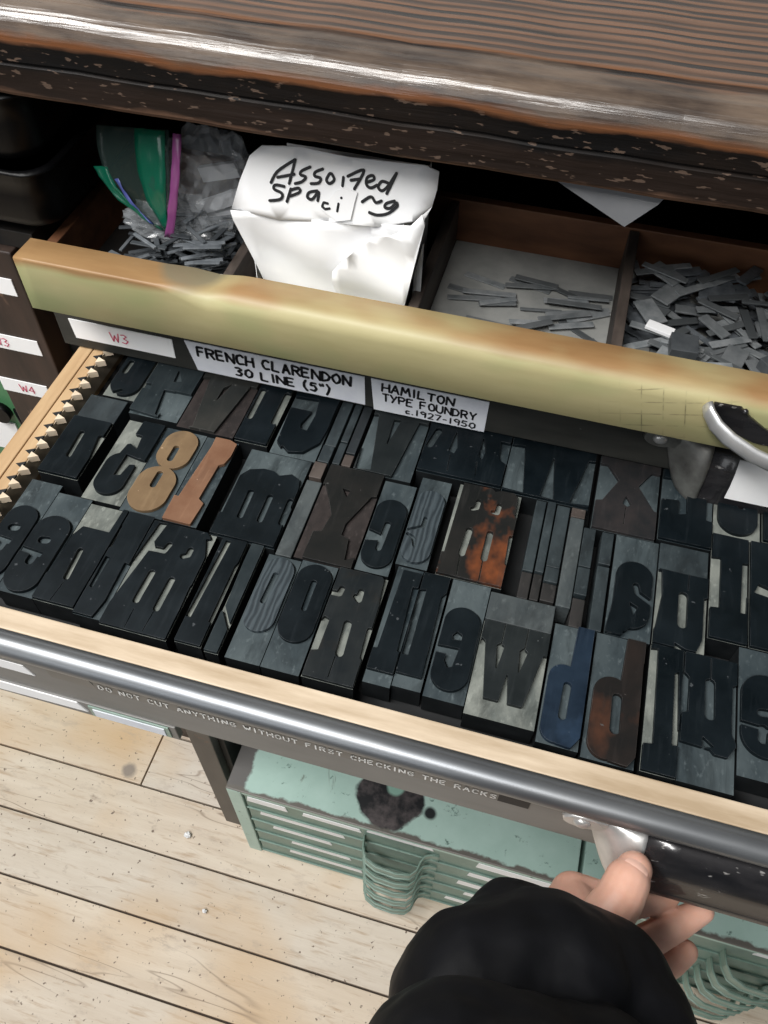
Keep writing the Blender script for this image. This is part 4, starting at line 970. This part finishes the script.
K3 = [(l, w, h, slug_mesh(l, w, h, M['slug_light'], 'lead_strip')) for l, w, h in ((.050, .0085, .0016), (.060, .0075, .0016), (.042, .007, .0018), (.046, .0040, .002))]
p3 = Pile(-.140, .053, .649, .862, .1045)
scatter(p3, 30, K3, 'flat grey lead strip lying spread out in the compartment right of the white carton', 'lead strips in the third compartment', 'lead strip', 'lead_strip', ((-.11, .05), (.675, .81)), lambda r: r.gauss(.12, .35))
p4 = Pile(.066, .279, .649, .862, .1045)
K4 = [(l, w, h, slug_mesh(l, w, h, M['slug_light'], 'lead_strip')) for l, w, h in ((.044, .009, .0018), (.036, .012, .0024), (.042, .0055, .002), (.052, .008, .0018), (.038, .022, .0022))]
bed(p4, 130, D4, ((.068, .278), (.65, .85)), lambda r: r.gauss(.1, .6), 9)
scatter(p4, 92, K4, 'grey lead strip heaped in the rightmost compartment', 'lead strips in the right compartment', 'lead strip', 'lead_strip', ((.07, .278), (.65, .83)), lambda r: r.gauss(.1, .7))
for (x, y, a, l, w, h, nm, lb, mm) in ((.122, .675, .05, .026, .026, .012, 'lead_block', 'dark square lead block lying near the front of the right compartment', 'slug_dark'), (.215, .665, .7, .032, .032, .012, 'lead_block', 'dark lead block turned cornerwise in the right compartment', 'slug_dark'),
                                 (.215, .70, .1, .03, .012, .004, 'paper_scrap', 'small white paper scrap curled among the lead strips in the right compartment', 'card'), (.100, .71, -.3, .028, .012, .004, 'paper_scrap', 'white paper scrap by the divider in the right compartment', 'card')):
    x, y, z = p4.drop(x, y, a, l, w, h)
    me = slug_mesh(l, w, h, M[mm], nm); o = bpy.data.objects.new(nm, me); COL.objects.link(o); o.location = T((x, y, z)); o.rotation_euler = (0, 0, a)
    tag(o, lb, 'lead block' if nm == 'lead_block' else 'paper scrap')

bd = BED.build('lead_strip_heap', M['slug'], None, (-.2, .75, .1045))
tag(bd, 'grey lead strips lying deeper in the heaps of the left and right compartments', 'lead strips', None, 'stuff')

# ------------------------------------------------------------------ white carton with a written flap
ev = thing('paper_carton', 'white folded paper carton with handwriting on its upright flap, standing in the open compartment', 'carton', (-.24, .70, .1045))
def sheet(pts, off, nm, m, parent, yf, thick=.0012, nsub=10):
    """curved paper: outline points (x,z), depth y = yf(x,z)"""
    mb = MB(); vs = [Vector(p) for p in pts]
    lo = [min(p.x for p in vs), min(p.y for p in vs)]; hi = [max(p.x for p in vs), max(p.y for p in vs)]
    ed = [(i, (i+1) % len(vs)) for i in range(len(vs))]
    extra = []
    for i in range(1, nsub):
        for j in range(1, nsub):
            q = Vector((lo[0]+(hi[0]-lo[0])*i/nsub, lo[1]+(hi[1]-lo[1])*j/nsub))
            extra.append(q)
    ov, oe, of, *_ = delaunay_2d_cdt(vs+extra, ed, [], 2, 1e-6)
    a = mb.vs([(p.x, yf(p.x, p.y)+off, p.y) for p in ov]); b = mb.vs([(p.x, yf(p.x, p.y)+off+thick, p.y) for p in ov])
    cnt = {}
    for f in of:
        mb.face([a[i] for i in f], 0, True); mb.face([b[i] for i in f][::-1], 0, True)
        for i, j in zip(f, f[1:]+f[:1]): cnt[(i, j)] = cnt.get((i, j), 0)+1
    for (i, j) in cnt:
        if (j, i) not in cnt: mb.face([a[i], a[j], b[j], b[i]])
    return part(mb, nm, m, parent)
yfront = lambda x, z: .680 + .004*math.sin(x*60+1) + .003*math.sin(z*90+x*25)
P0 = [(-.3400, .2231), (-.3385, .213), (-.322, .158), (-.3085, .1075), (-.1650, .1075), (-.1560, .165), (-.1420, .250), (-.1367, .2615), (-.155, .2415), (-.19, .2320), (-.24, .2265), (-.29, .2225)]
sheet(P0, 0, 'front_panel', M['paper'], ev, yfront)
# overlapping sheet with a torn curved edge
P1 = [(-.1428, .2600), (-.1560, .2440), (-.171, .2335), (-.194, .2215), (-.2065, .208), (-.2200, .195), (-.2310, .182), (-.2335, .166), (-.2290, .150), (-.2270, .110), (-.1640, .110), (-.1535, .165), (-.1395, .250)]
sheet(P1, -.011, 'overlapping_sheet', M['paper'], ev, lambda x, z: yfront(x, z) - .003*max(0, 1-abs(x+.22)/.05))
yflap = lambda x, z: .680 + (z-.225)*.30 + .0015*math.sin(x*45)
PF = [(-.3400, .2232), (-.3308, .2506), (-.3202, .2743), (-.308, .2847), (-.2702, .2882), (-.221, .2858), (-.1496, .290), (-.1359, .2861), (-.1358, .2708), (-.1385, .2560), (-.155, .2400), (-.19, .2300), (-.24, .2245), (-.29, .2205)]
fp_ = sheet(PF, 0, 'flap', M['paper'], ev, yflap, .0012)
mb = MB()   # torn white corner lying over the writing
T1 = [(-.2480, .2380), (-.2380, .2490), (-.2330, .2555), (-.2240, .2600), (-.2110, .2585), (-.2130, .2500), (-.2160, .2330), (-.2300, .2290)]
q = mb.vs([(x, yflap(x, z)-.0030, z) for x, z in T1]); q2 = mb.vs([(x, yflap(x, z)-.0022, z) for x, z in T1]); mb.face(q); mb.face(q2[::-1])
for i in range(len(q)): mb.face([q[i], q2[i], q2[(i+1) % len(q)], q[(i+1) % len(q)]])
part(mb, 'torn_corner', M['paper'], ev)
mb = MB()
for st in STROKES:
    pts = [Vector(p) for p in st]
    if len(pts) > 2:
        q = [pts[0]] + pts + [pts[-1]]; sm = []
        for i in range(1, len(q)-2):
            for t in (0, .25, .5, .75):
                a, b, c, d = q[i-1:i+3]; sm.append(.5*((2*b)+(c-a)*t+(2*a-5*b+4*c-d)*t*t+(3*b-a-3*c+d)*t**3))
        pts = sm + [pts[-1]]
    ribbon(mb, [[(p.x, p.y) for p in pts]], lambda p: Vector((p[0], yflap(p[0], p[1])-.0012, p[1])), .0014)
for st in ([(-.2395, .2440), (-.2440, .2445), (-.2455, .2405), (-.2420, .2385), (-.2375, .2400)], [(-.2290, .2460), (-.2300, .2385)], [(-.2268, .2510), (-.2262, .2518)]):
    ribbon(mb, [st], lambda p: Vector((p[0], yflap(p[0], p[1])-.0036, p[1])), .0012)
sub(mb, 'handwriting', M['ink'], fp_)
mb = MB(); mb.box(-.1650, -.1640, .684, .80, .107, .235); mb.box(-.3250, -.3240, .684, .80, .107, .215); mb.box(-.3240, -.1650, .80, .801, .107, .23); mb.box(-.3240, -.165, .684, .80, .1055, .107)
part(mb, 'carton_body', M['paper'], ev)
mb = MB(); mb.prism([(-.1540, .108), (-.1530, .175), (-.1445, .215), (-.1450, .150), (-.1530, .108)][:4], 'y', .690, .692)
part(mb, 'side_fold', M['paper_grey'], ev)

# ------------------------------------------------------------------ zip bag above the left heap
bag = thing('zip_bag', 'clear plastic zip bag with green band and purple zip, lying on the lead strips', 'plastic bag', (-.43, .74, .135))
def blob(mb, c, rx, ry, rz, seed, amp=.18, n=28, rot=0, crumple=0, smooth=True):
    b = bmesh.new(); bmesh.ops.create_icosphere(b, subdivisions=4, radius=1)
    m = {}
    for v in b.verts:
        d = v.co.normalized(); k = 1 + amp*noise.noise(d*2.1+Vector((seed, 0, 0))) + amp*.6*noise.noise(d*5.3+Vector((0, seed, 0))) - amp*.5*abs(noise.noise(d*8+Vector((0, 0, seed))))
        if crumple: k += crumple*(.5-abs(noise.noise(d*4.2+Vector((seed, 3, 0))))*2) + crumple*.7*(.4-abs(noise.noise(d*9.5+Vector((1, seed, 0))))*2)
        p = Vector((d.x*rx, d.y*ry, d.z*rz))*k; p.rotate(Matrix.Rotation(rot, 3, 'Y'))
        m[v] = mb.bm.verts.new(p+Vector(c))
    for f in b.faces: mb.face([m[v] for v in f.verts], 0, smooth)
    b.free()
mb = MB(); blob(mb, (-.392, .742, .205), .056, .038, .058, 3.1, .22, crumple=.20, smooth=False)
part(mb, 'bag_body', M['bag_clear'], bag)
mb = MB(); blob(mb, (-.435, .716, .166), .050, .024, .020, 6.4, .2, crumple=.28, smooth=False)
part(mb, 'bag_body', M['bag_clear'], bag)
def surf(name, m, f, nu, nv, u0=0, u1=1, wr=.003):
    """open plastic film from a parametric surface"""
    mb = MB(); G_ = []
    for i in range(nu+1):
        row = []
        for j in range(nv+1):
            u, v = u0+(u1-u0)*i/nu, j/nv; p = Vector(f(u, v))
            p += Vector((0, -1, 0))*wr*(noise.noise(Vector((u*5, v*9, 2.2)))+.6*noise.noise(Vector((u*14, v*17, 5))))
            row.append(mb.bm.verts.new(p))
        G_.append(row)
    for a, b in zip(G_, G_[1:]):
        for k in range(nv): mb.face([a[k], a[k+1], b[k+1], b[k]], 0, True)
    o = part(mb, name, m, bag); so = o.modifiers.new('thickness', 'SOLIDIFY'); so.thickness = .0004; return o
def bez(a, b, c, t): return [a[i]*(1-t)**2 + 2*b[i]*t*(1-t) + c[i]*t*t for i in range(3)]
# mouth of the bag: two film layers, the near one hangs in a curve to a low point
lo_ = [(-.510, .722, .262), (-.522, .700, .205), (-.432, .694, .172)]
edge = lambda t: bez(*lo_, t)
inner = lambda t: [edge(t)[k] + (bez((-.460, .716, .272), (-.480, .698, .215), (-.426, .693, .178), t)[k]-edge(t)[k]) for k in range(3)]
def film(t, v):
    a, b = edge(t), bez((-.412, .712, .276), (-.412, .690, .222), (-.425, .692, .174), t)
    return [a[k]*(1-v)+b[k]*v for k in range(3)]
surf('clear_film', M['bag_film'], lambda t, v: film(t, .12+v*.88), 14, 10)
surf('green_band', M['bag_green'], lambda t, v: [film(t, v*.20*(1-.2*t)+.001)[k]-(.0012 if k == 1 else 0) for k in range(3)], 14, 4, .35, 1)
surf('green_band', M['bag_green'], lambda t, v: [film(t, .60+v*.36)[k]-(.0016 if k == 1 else 0) for k in range(3)], 14, 4)
surf('blue_zip', M['bag_blue'], lambda t, v: [film(t, .24+v*.05)[k]-(.0030 if k == 1 else 0) for k in range(3)], 14, 2, .45, .92)
surf('purple_zip', M['bag_purple'], lambda t, v: [bez((-.404+.009*v, .705, .278), (-.408+.009*v, .684, .222), (-.428+.010*v, .687, .168), t)[k] for k in range(3)], 16, 3)
for (x, y, z, a, l, w) in ((-.385, .735, .188, .5, .05, .012), (-.372, .73, .196, .45, .055, .014), (-.366, .735, .178, .4, .040, .012), (-.395, .74, .172, .6, .04, .012), (-.378, .74, .222, .3, .045, .016)):
    mb = MB(); mb.box(x-l/2, x+l/2, y-.003, y+.003, z-w/2, z+w/2, rot=(-a, 'Y')); part(mb, 'wrapped_strip', M['paper_grey'], bag)
sl = MB(); sl.prism([(-.395, .665), (-.352, .672), (-.356, .650), (-.366, .6485)], 'z', .1455, .1462)
sl = sl.build('paper_slip', M['card'], None, (-.37, .66, .1455)); tag(sl, 'small white paper slip on the lead strips beside the white carton', 'paper slip')

# grey sheet drooping from the shelf edge under the counter
mb = MB()
A = [(-.042, .668, .3215), (-.022, .662, .314), (.036, .660, .2865), (.058, .661, .311), (.066, .668, .3215)]
a = mb.vs(A); b = mb.vs([(x, y+.0012, z) for x, y, z in A]); mb.face(a); mb.face(b[::-1])
for i in range(5): mb.face([a[i], b[i], b[(i+1) % 5], a[(i+1) % 5]])
gs = mb.build('paper_sheet', M['paper_dark'], None, (.02, .668, .32)); tag(gs, 'grey paper corner hanging down under the counter edge above the right compartments', 'paper')

# black plastic trays stacked at the left
for z0, lb in ((.166, 'lower black plastic tray at the left end of the green fronted drawer'), (.243, 'upper black plastic tray stacked at the far left under the counter')):
    t = thing('plastic_tray', lb, 'tray', (-.68, .75, z0), 'black plastic trays')
    mb = MB()
    def rr(x0, x1, y0, y1, r, z, n=6):
        o = []
        for cx_, cy_, a0 in ((x1-r, y0+r, -90), (x1-r, y1-r, 0), (x0+r, y1-r, 90), (x0+r, y0+r, 180)):
            for i in range(n+1):
                a = math.radians(a0+90*i/n); o.append((cx_+r*math.cos(a), cy_+r*math.sin(a), z))
        return o
    R = []
    for k, (ins, z) in enumerate(((.030, 0), (.014, .002), (.006, .008), (.002, .018), (0, .045), (-.002, .070), (-.006, .0715), (-.006, .074), (.001, .0745), (.004, .072), (.006, .045), (.010, .014))):
        R.append(rr(-.85+ins, -.535-ins, .652+ins*.9, .98-ins, .030, z0+z))
    mb.loft(R, True, smooth=True)
    part(mb, 'tray_body', M['tray'], t)

# ------------------------------------------------------------------ mint green steel drawer boxes on the floor
def drawer_box(label, X0, X1, Y0, pull_c, tape_rows):
    xm = (X0+X1)/2 if X0 > 0 else 0
    t = thing('steel_drawer_box', label, 'drawer box', (xm, Y0, ZF), 'green steel drawer boxes on the floor')
    zt = -.90; D = .34
    mb = MB()
    mb.box(X0, X1, Y0, Y0+D, zt-.006, zt, bev=.002)
    mb.box(X0, X0+.030, Y0, Y0+D, ZF, zt-.0062, bev=.002); mb.box(X1-.030, X1, Y0, Y0+D, ZF, zt-.0062, bev=.002)
    mb.box(X0+.0305, X1-.0305, Y0+.002, Y0+D, zt-.020, zt-.0065); mb.box(X0+.0305, X1-.0305, Y0+.004, Y0+D, ZF+.0005, ZF+.012)
    mb.box(X0+.0305, X1-.0305, Y0+D-.008, Y0+D, ZF+.0125, zt-.0205)
    part(mb, 'body', M['mint' if X0 < 0 else 'mint_plain'], t)
    n = 5; h = (zt-.022-(ZF+.014))/n
    r_ = random.Random(label)
    for i in range(n):
        z1 = zt-.022-i*h; z0 = z1-h+.006
        mb = MB(); mb.box(X0+.034, X1-.034, Y0+.003, Y0+.012, z0, z1, bev=.0015); mb.box(X0+.040, X1-.040, Y0+.0122, Y0+D-.012, z0+.004, z1-.012)
        mb.box(X0+.034, X1-.034, Y0-.001, Y0+.003, z0, z0+.004, bev=.001)
        d = part(mb, 'drawer', M['mint_front'], t)
        # bent strip pull
        c = pull_c; zc = z1-.030
        path = [(c-.066, Y0+.002), (c-.062, Y0-.022), (c-.052, Y0-.040), (c-.030, Y0-.049), (c+.010, Y0-.051), (c+.036, Y0-.046), (c+.047, Y0-.034), (c+.050, Y0-.018), (c+.056, Y0-.005), (c+.068, Y0+.0005), (c+.082, Y0+.001)]
        mb = MB(); hh = .030
        out = [(x, y, zc-hh) for x, y in path]; R = []
        for (x, y) in path: R.append([(x, y, zc-hh), (x, y, zc), (x+.001, y+.0028, zc), (x+.001, y+.0028, zc-hh)])
        mb.loft(R, True, smooth=False)
        mb.tube([(x, y-.0004, zc) for x, y in path], .0020, 6); mb.tube([(x, y-.0004, zc-hh) for x, y in path], .0020, 6)
        sub(mb, 'pull', M['mint_pull'], d)
        for (a, b, dz, hh_, mm) in tape_rows[i]:
            hh_ *= 1.35
            mb = MB(); mb.prism([(a, z1-dz-hh_), (b, z1-dz-hh_), (b-.004, z1-dz), (a+.003, z1-dz)], 'y', Y0+.0018, Y0+.0032)
            lb = sub(mb, 'label_strip', M[mm], d)
    return t
TR = [[(-.385, -.300, .006, .018, 'card'), (-.270, -.150, .008, .013, 'card'), (-.140, -.008, -.004, .010, 'card'), (.075, .225, .004, .020, 'card')],
      [(-.365, -.185, .004, .014, 'card'), (.065, .215, .004, .018, 'card')],
      [(-.345, -.215, .006, .013, 'card'), (.050, .19, .004, .020, 'card')],
      [(-.310, -.175, .006, .013, 'card'), (.07, .20, .006, .016, 'card')],
      [(-.320, -.150, .004, .016, 'card'), (.035, .19, .006, .016, 'card')]]
drawer_box('mint green steel drawer box with black ink blot on top, beside the dark post', -.423, .254, .453, -.078, TR)
TR2 = [[(.575, .80, -.006, .013, 'card')], [(.32, .45, .006, .016, 'card')], [(.33, .47, .006, .014, 'card')], [(.31, .50, .006, .016, 'card')], [(.40, .53, .006, .026, 'card')]]
drawer_box('green steel drawer box on the floor at the right, partly hidden by the hand', .2625, .94, .436, .600, TR2)

# dark post and panels of the stand under the drawer
st = thing('steel_stand', 'dark steel post and panels of a stand on the floor beside the mint green box', 'stand', (-.463, .51, ZF))
mb = MB(); mb.box(-.499, -.452, .495, .515, ZF, -.20, bev=.002); mb.box(-.499, -.479, .515, .54, ZF, -.20)
part(mb, 'post', M['post'], st)
mb = MB(); mb.box(-.455, -.440, .5155, 1.18, ZF, -.20)
part(mb, 'side_panel', M['carcass'], st)
mb = MB(); mb.box(-.4395, 1.2, .86, .875, ZF, -.20)
part(mb, 'back_panel', M['carcass'], st)
mb = MB(); mb.box(-.50, 1.2, .516, 1.18, -.1995, -.165)
part(mb, 'top_board', M['carcass'], st)

# green cabinet at the far left
gc = thing('green_cabinet', 'green painted steel cabinet partly visible left of the labelled stile', 'cabinet', (-.95, .72, ZF))
mb = MB(); mb.box(-1.2, -.722, .72, 1.15, ZF, -.125, bev=.004); part(mb, 'body', M['side_green'], gc)
mb = MB(); mb.tube([(-.800, .722, -.235), (-.800, .708, -.235)], [.016, .018], 16); mb.tube([(-.772, .722, -.225), (-.764, .716, -.262)], .008, 10)
part(mb, 'latch', M['tray'], gc)
mb = MB(); mb.box(-.90, -.788, .7170, .7195, -.330, -.262); part(mb, 'card', M['card'], gc)

# scraps on the floor
for (x, y, lb, w, h) in ((-.571, .4387, 'tiny crumpled white paper scrap on the floor left of the mint green box', .016, .014), (-.469, .298, 'small pale scrap in the floor gap below the dark post', .010, .012)):
    mb = MB(); blob(mb, (x, y, ZF+.0085), w*.5, w*.42, h*.5, x*10, .5)
    o = mb.build('paper_scrap', M['card'], None, (x, y, ZF)); tag(o, lb, 'paper scrap')

# ------------------------------------------------------------------ the person: left hand on the pull, black sleeve
def bake(mb, name, m, parent, voxel, smooth=6, disp=None):
    o = part(mb, name, m, parent)
    r = o.modifiers.new('r', 'REMESH'); r.mode = 'VOXEL'; r.voxel_size = voxel
    s = o.modifiers.new('s', 'SMOOTH'); s.factor = .5; s.iterations = smooth
    bpy.context.view_layer.update()
    dg = bpy.context.evaluated_depsgraph_get()
    me = bpy.data.meshes.new_from_object(o.evaluated_get(dg))
    old = o.data; o.modifiers.clear(); o.data = me; bpy.data.meshes.remove(old); me.name = name
    if not me.materials: me.materials.append(m)
    if disp:
        nn = [v.normal.copy() for v in me.vertices]
        for v, n in zip(me.vertices, nn): v.co += n*disp(v.co)
    for p in me.polygons: p.use_smooth = True
    return o
pr_ = thing('person', 'person in a black jacket, left hand gripping the drawer pull, cropped by the frame', 'person', (.10, .15, -.06))
mb = MB()
def chain(*pr): 
    for (a, ra), (b, rb) in zip(pr, pr[1:]): mb.cone2(a, b, ra, rb)
TT, TI, TM, TC = (.1610, .2340, -.0250), (.1520, .2095, -.0290), (.1370, .1790, -.042), (.1083, .1584, -.055)
chain((TC, .024), (TM, .0225), (TI, .0196), ((.1562, .2235, -.0262), .0188), ((.1608, .2345, -.0260), .0150))
IM, IP, IT = (.1229, .2184, -.088), (.1693, .2247, -.100), (.2116, .2488, -.112)
chain((IM, .0195), (IP, .0150), ((.1960, .2395, -.109), .0135), (IT, .0115))
MMc, MP, MD, MT = (.1331, .1721, -.095), (.1919, .2007, -.118), (.2252, .229, -.124), (.2453, .2455, -.122)
chain((MMc, .0195), (MP, .0155), (MD, .0140), (MT, .0112))
RM, RP, RD, RT = (.1344, .1382, -.100), (.1983, .1764, -.135), (.2271, .2005, -.143), (.2386, .2121, -.142)
chain((RM, .0185), (RP, .0145), (RD, .0130), (RT, .0110))
PM, PP, PT = (.1315, .1123, -.110), (.191, .1522, -.150), (.2243, .1789, -.160)
chain((PM, .0165), (PP, .0125), (PT, .0100))
W = (.0861, .138, -.060)
for k in (IM, MMc, RM, PM): chain((W, .026), (k, .0185))
chain((W, .026), (TC, .024)); chain((IM, .018), (MMc, .018), (RM, .018), (PM, .016)); chain((TM, .019), (IM, .0175)); chain((TC, .022), (IM, .019))
chain((W, .028), ((.0575, .0581, .08), .040))
body = bake(mb, 'body', M['skin'], pr_, .0011, 7)
# thumbnail
mb = MB()
R = []
ax = (Vector(TT)-Vector(TI)).normalized(); up = Vector((-.12, -.30, .72)).normalized(); up = (up - ax*up.dot(ax)).normalized(); sd = ax.cross(up)
NC = Vector((.1590, .2302, -.0258))
for i in range(9):
    u = -1+2*i/8; row = []
    for j in range(11):
        v = -1+2*j/10; hw = .0102*(1-.30*abs(v)**3 if v < 0 else 1-.18*v**3); r = .0174 - .0012*(v+1)
        x = hw*u; le = .0092*v*(1-.10*u*u)
        row.append(NC + ax*le + sd*x + up*(math.sqrt(max(1e-6, r*r-x*x)) + .0002 - (.0022*max(0, v-.55)/.45 + .0012*max(0, -v-.7)/.3)))
    R.append(row)
R = [mb.vs(r) for r in R]
for a, b in zip(R, R[1:]):
    for i in range(10): mb.face([a[i], a[i+1], b[i+1], b[i]], 0, True)
nl = part(mb, 'thumbnail', M['nail'], pr_)
# sleeve
mb = MB()
def ndisp(co):
    q = co*28
    return .0022*noise.noise(q) + .0012*noise.noise(co*70+Vector((3, 1, 2))) - .0016*max(0, .35-abs(noise.noise(co*Vector((22, 22, 40))+Vector((5, 0, 0)))))
mb = MB()
L1, L2, L3, CU, CU2, L2b = (.0961, .1189, .0206), (.1340, .1238, -.0019), (.0517, .0967, .0316), (.0656, .1578, .0048), (.1076, .1588, -.0151), (.1534, .104, .0113)
for a, ra, b, rb in ((L1, .070, L2, .064), (L1, .070, L3, .064), (L3, .062, CU, .036), (CU, .036, CU2, .034), (CU2, .034, L2, .060), (L2, .062, L2b, .058)): mb.cone2(a, b, ra, rb, 28)
L4, L4b, L4c, L5 = (.0760, .0296, .1080), (.0420, .0300, .1250), (.1232, .0466, .0879), (.0664, -.0297, .2184)
for a, ra, b, rb in ((L4, .070, L4b, .066), (L4, .070, L4c, .062), (L4, .072, L5, .075), (L5, .075, (.05, -.10, .30), .08)): mb.cone2(a, b, ra, rb, 28)
sleeve = bake(mb, 'jacket_sleeve', M['jacket'], pr_, .0022, 4, ndisp)

# ------------------------------------------------------------------ light, sky, camera
def area(name, loc, aim, sx, sy, power, col):
    l = bpy.data.lights.new(name, 'AREA'); l.shape = 'RECTANGLE'; l.size = sx; l.size_y = sy; l.energy = power; l.color = col
    o = bpy.data.objects.new(name, l); COL.objects.link(o); o.location = loc
    o.rotation_euler = (Vector(aim)-Vector(loc)).to_track_quat('-Z', 'Y').to_euler(); return o
area('ceiling_strip_light', (-.85, -.48, 2.75), (-.1, .30, .9), 2.4, .34, 86, (1.0, .985, .96))
area('front_fill_light', (-.9, -2.6, 1.75), (-.1, .40, .75), 2.2, 1.3, 18, (.95, .98, 1.0))  # added broad frontal fill to brighten upright faces, no window is known there
w = bpy.data.worlds.new('room_light'); bpy.context.scene.world = w; w.use_nodes = True
bg = w.node_tree.nodes['Background']; bg.inputs[0].default_value = (.80, .90, 1.0, 1); bg.inputs[1].default_value = .07
cam = bpy.data.cameras.new('camera'); co = bpy.data.objects.new('camera', cam); COL.objects.link(co)
r0, r1, r2 = Vector((.963599, .267066, .012336)), Vector((.219901, -.765493, -.604702)), Vector((-.152052, .585403, -.796356))
mw = Matrix((r0, -r1, -r2)).transposed().to_4x4(); mw.translation = T((0, 0, .705))
co.matrix_world = mw
cam.sensor_fit = 'VERTICAL'; cam.sensor_height = 36; cam.lens = 833.775/1024*36; cam.clip_start = .02
sc = bpy.context.scene; sc.camera = co
sc.view_settings.view_transform = 'Standard'; sc.view_settings.look = 'None'; sc.view_settings.gamma = 1
sc.view_settings.use_curve_mapping = False; sc.view_settings.exposure = 0.0
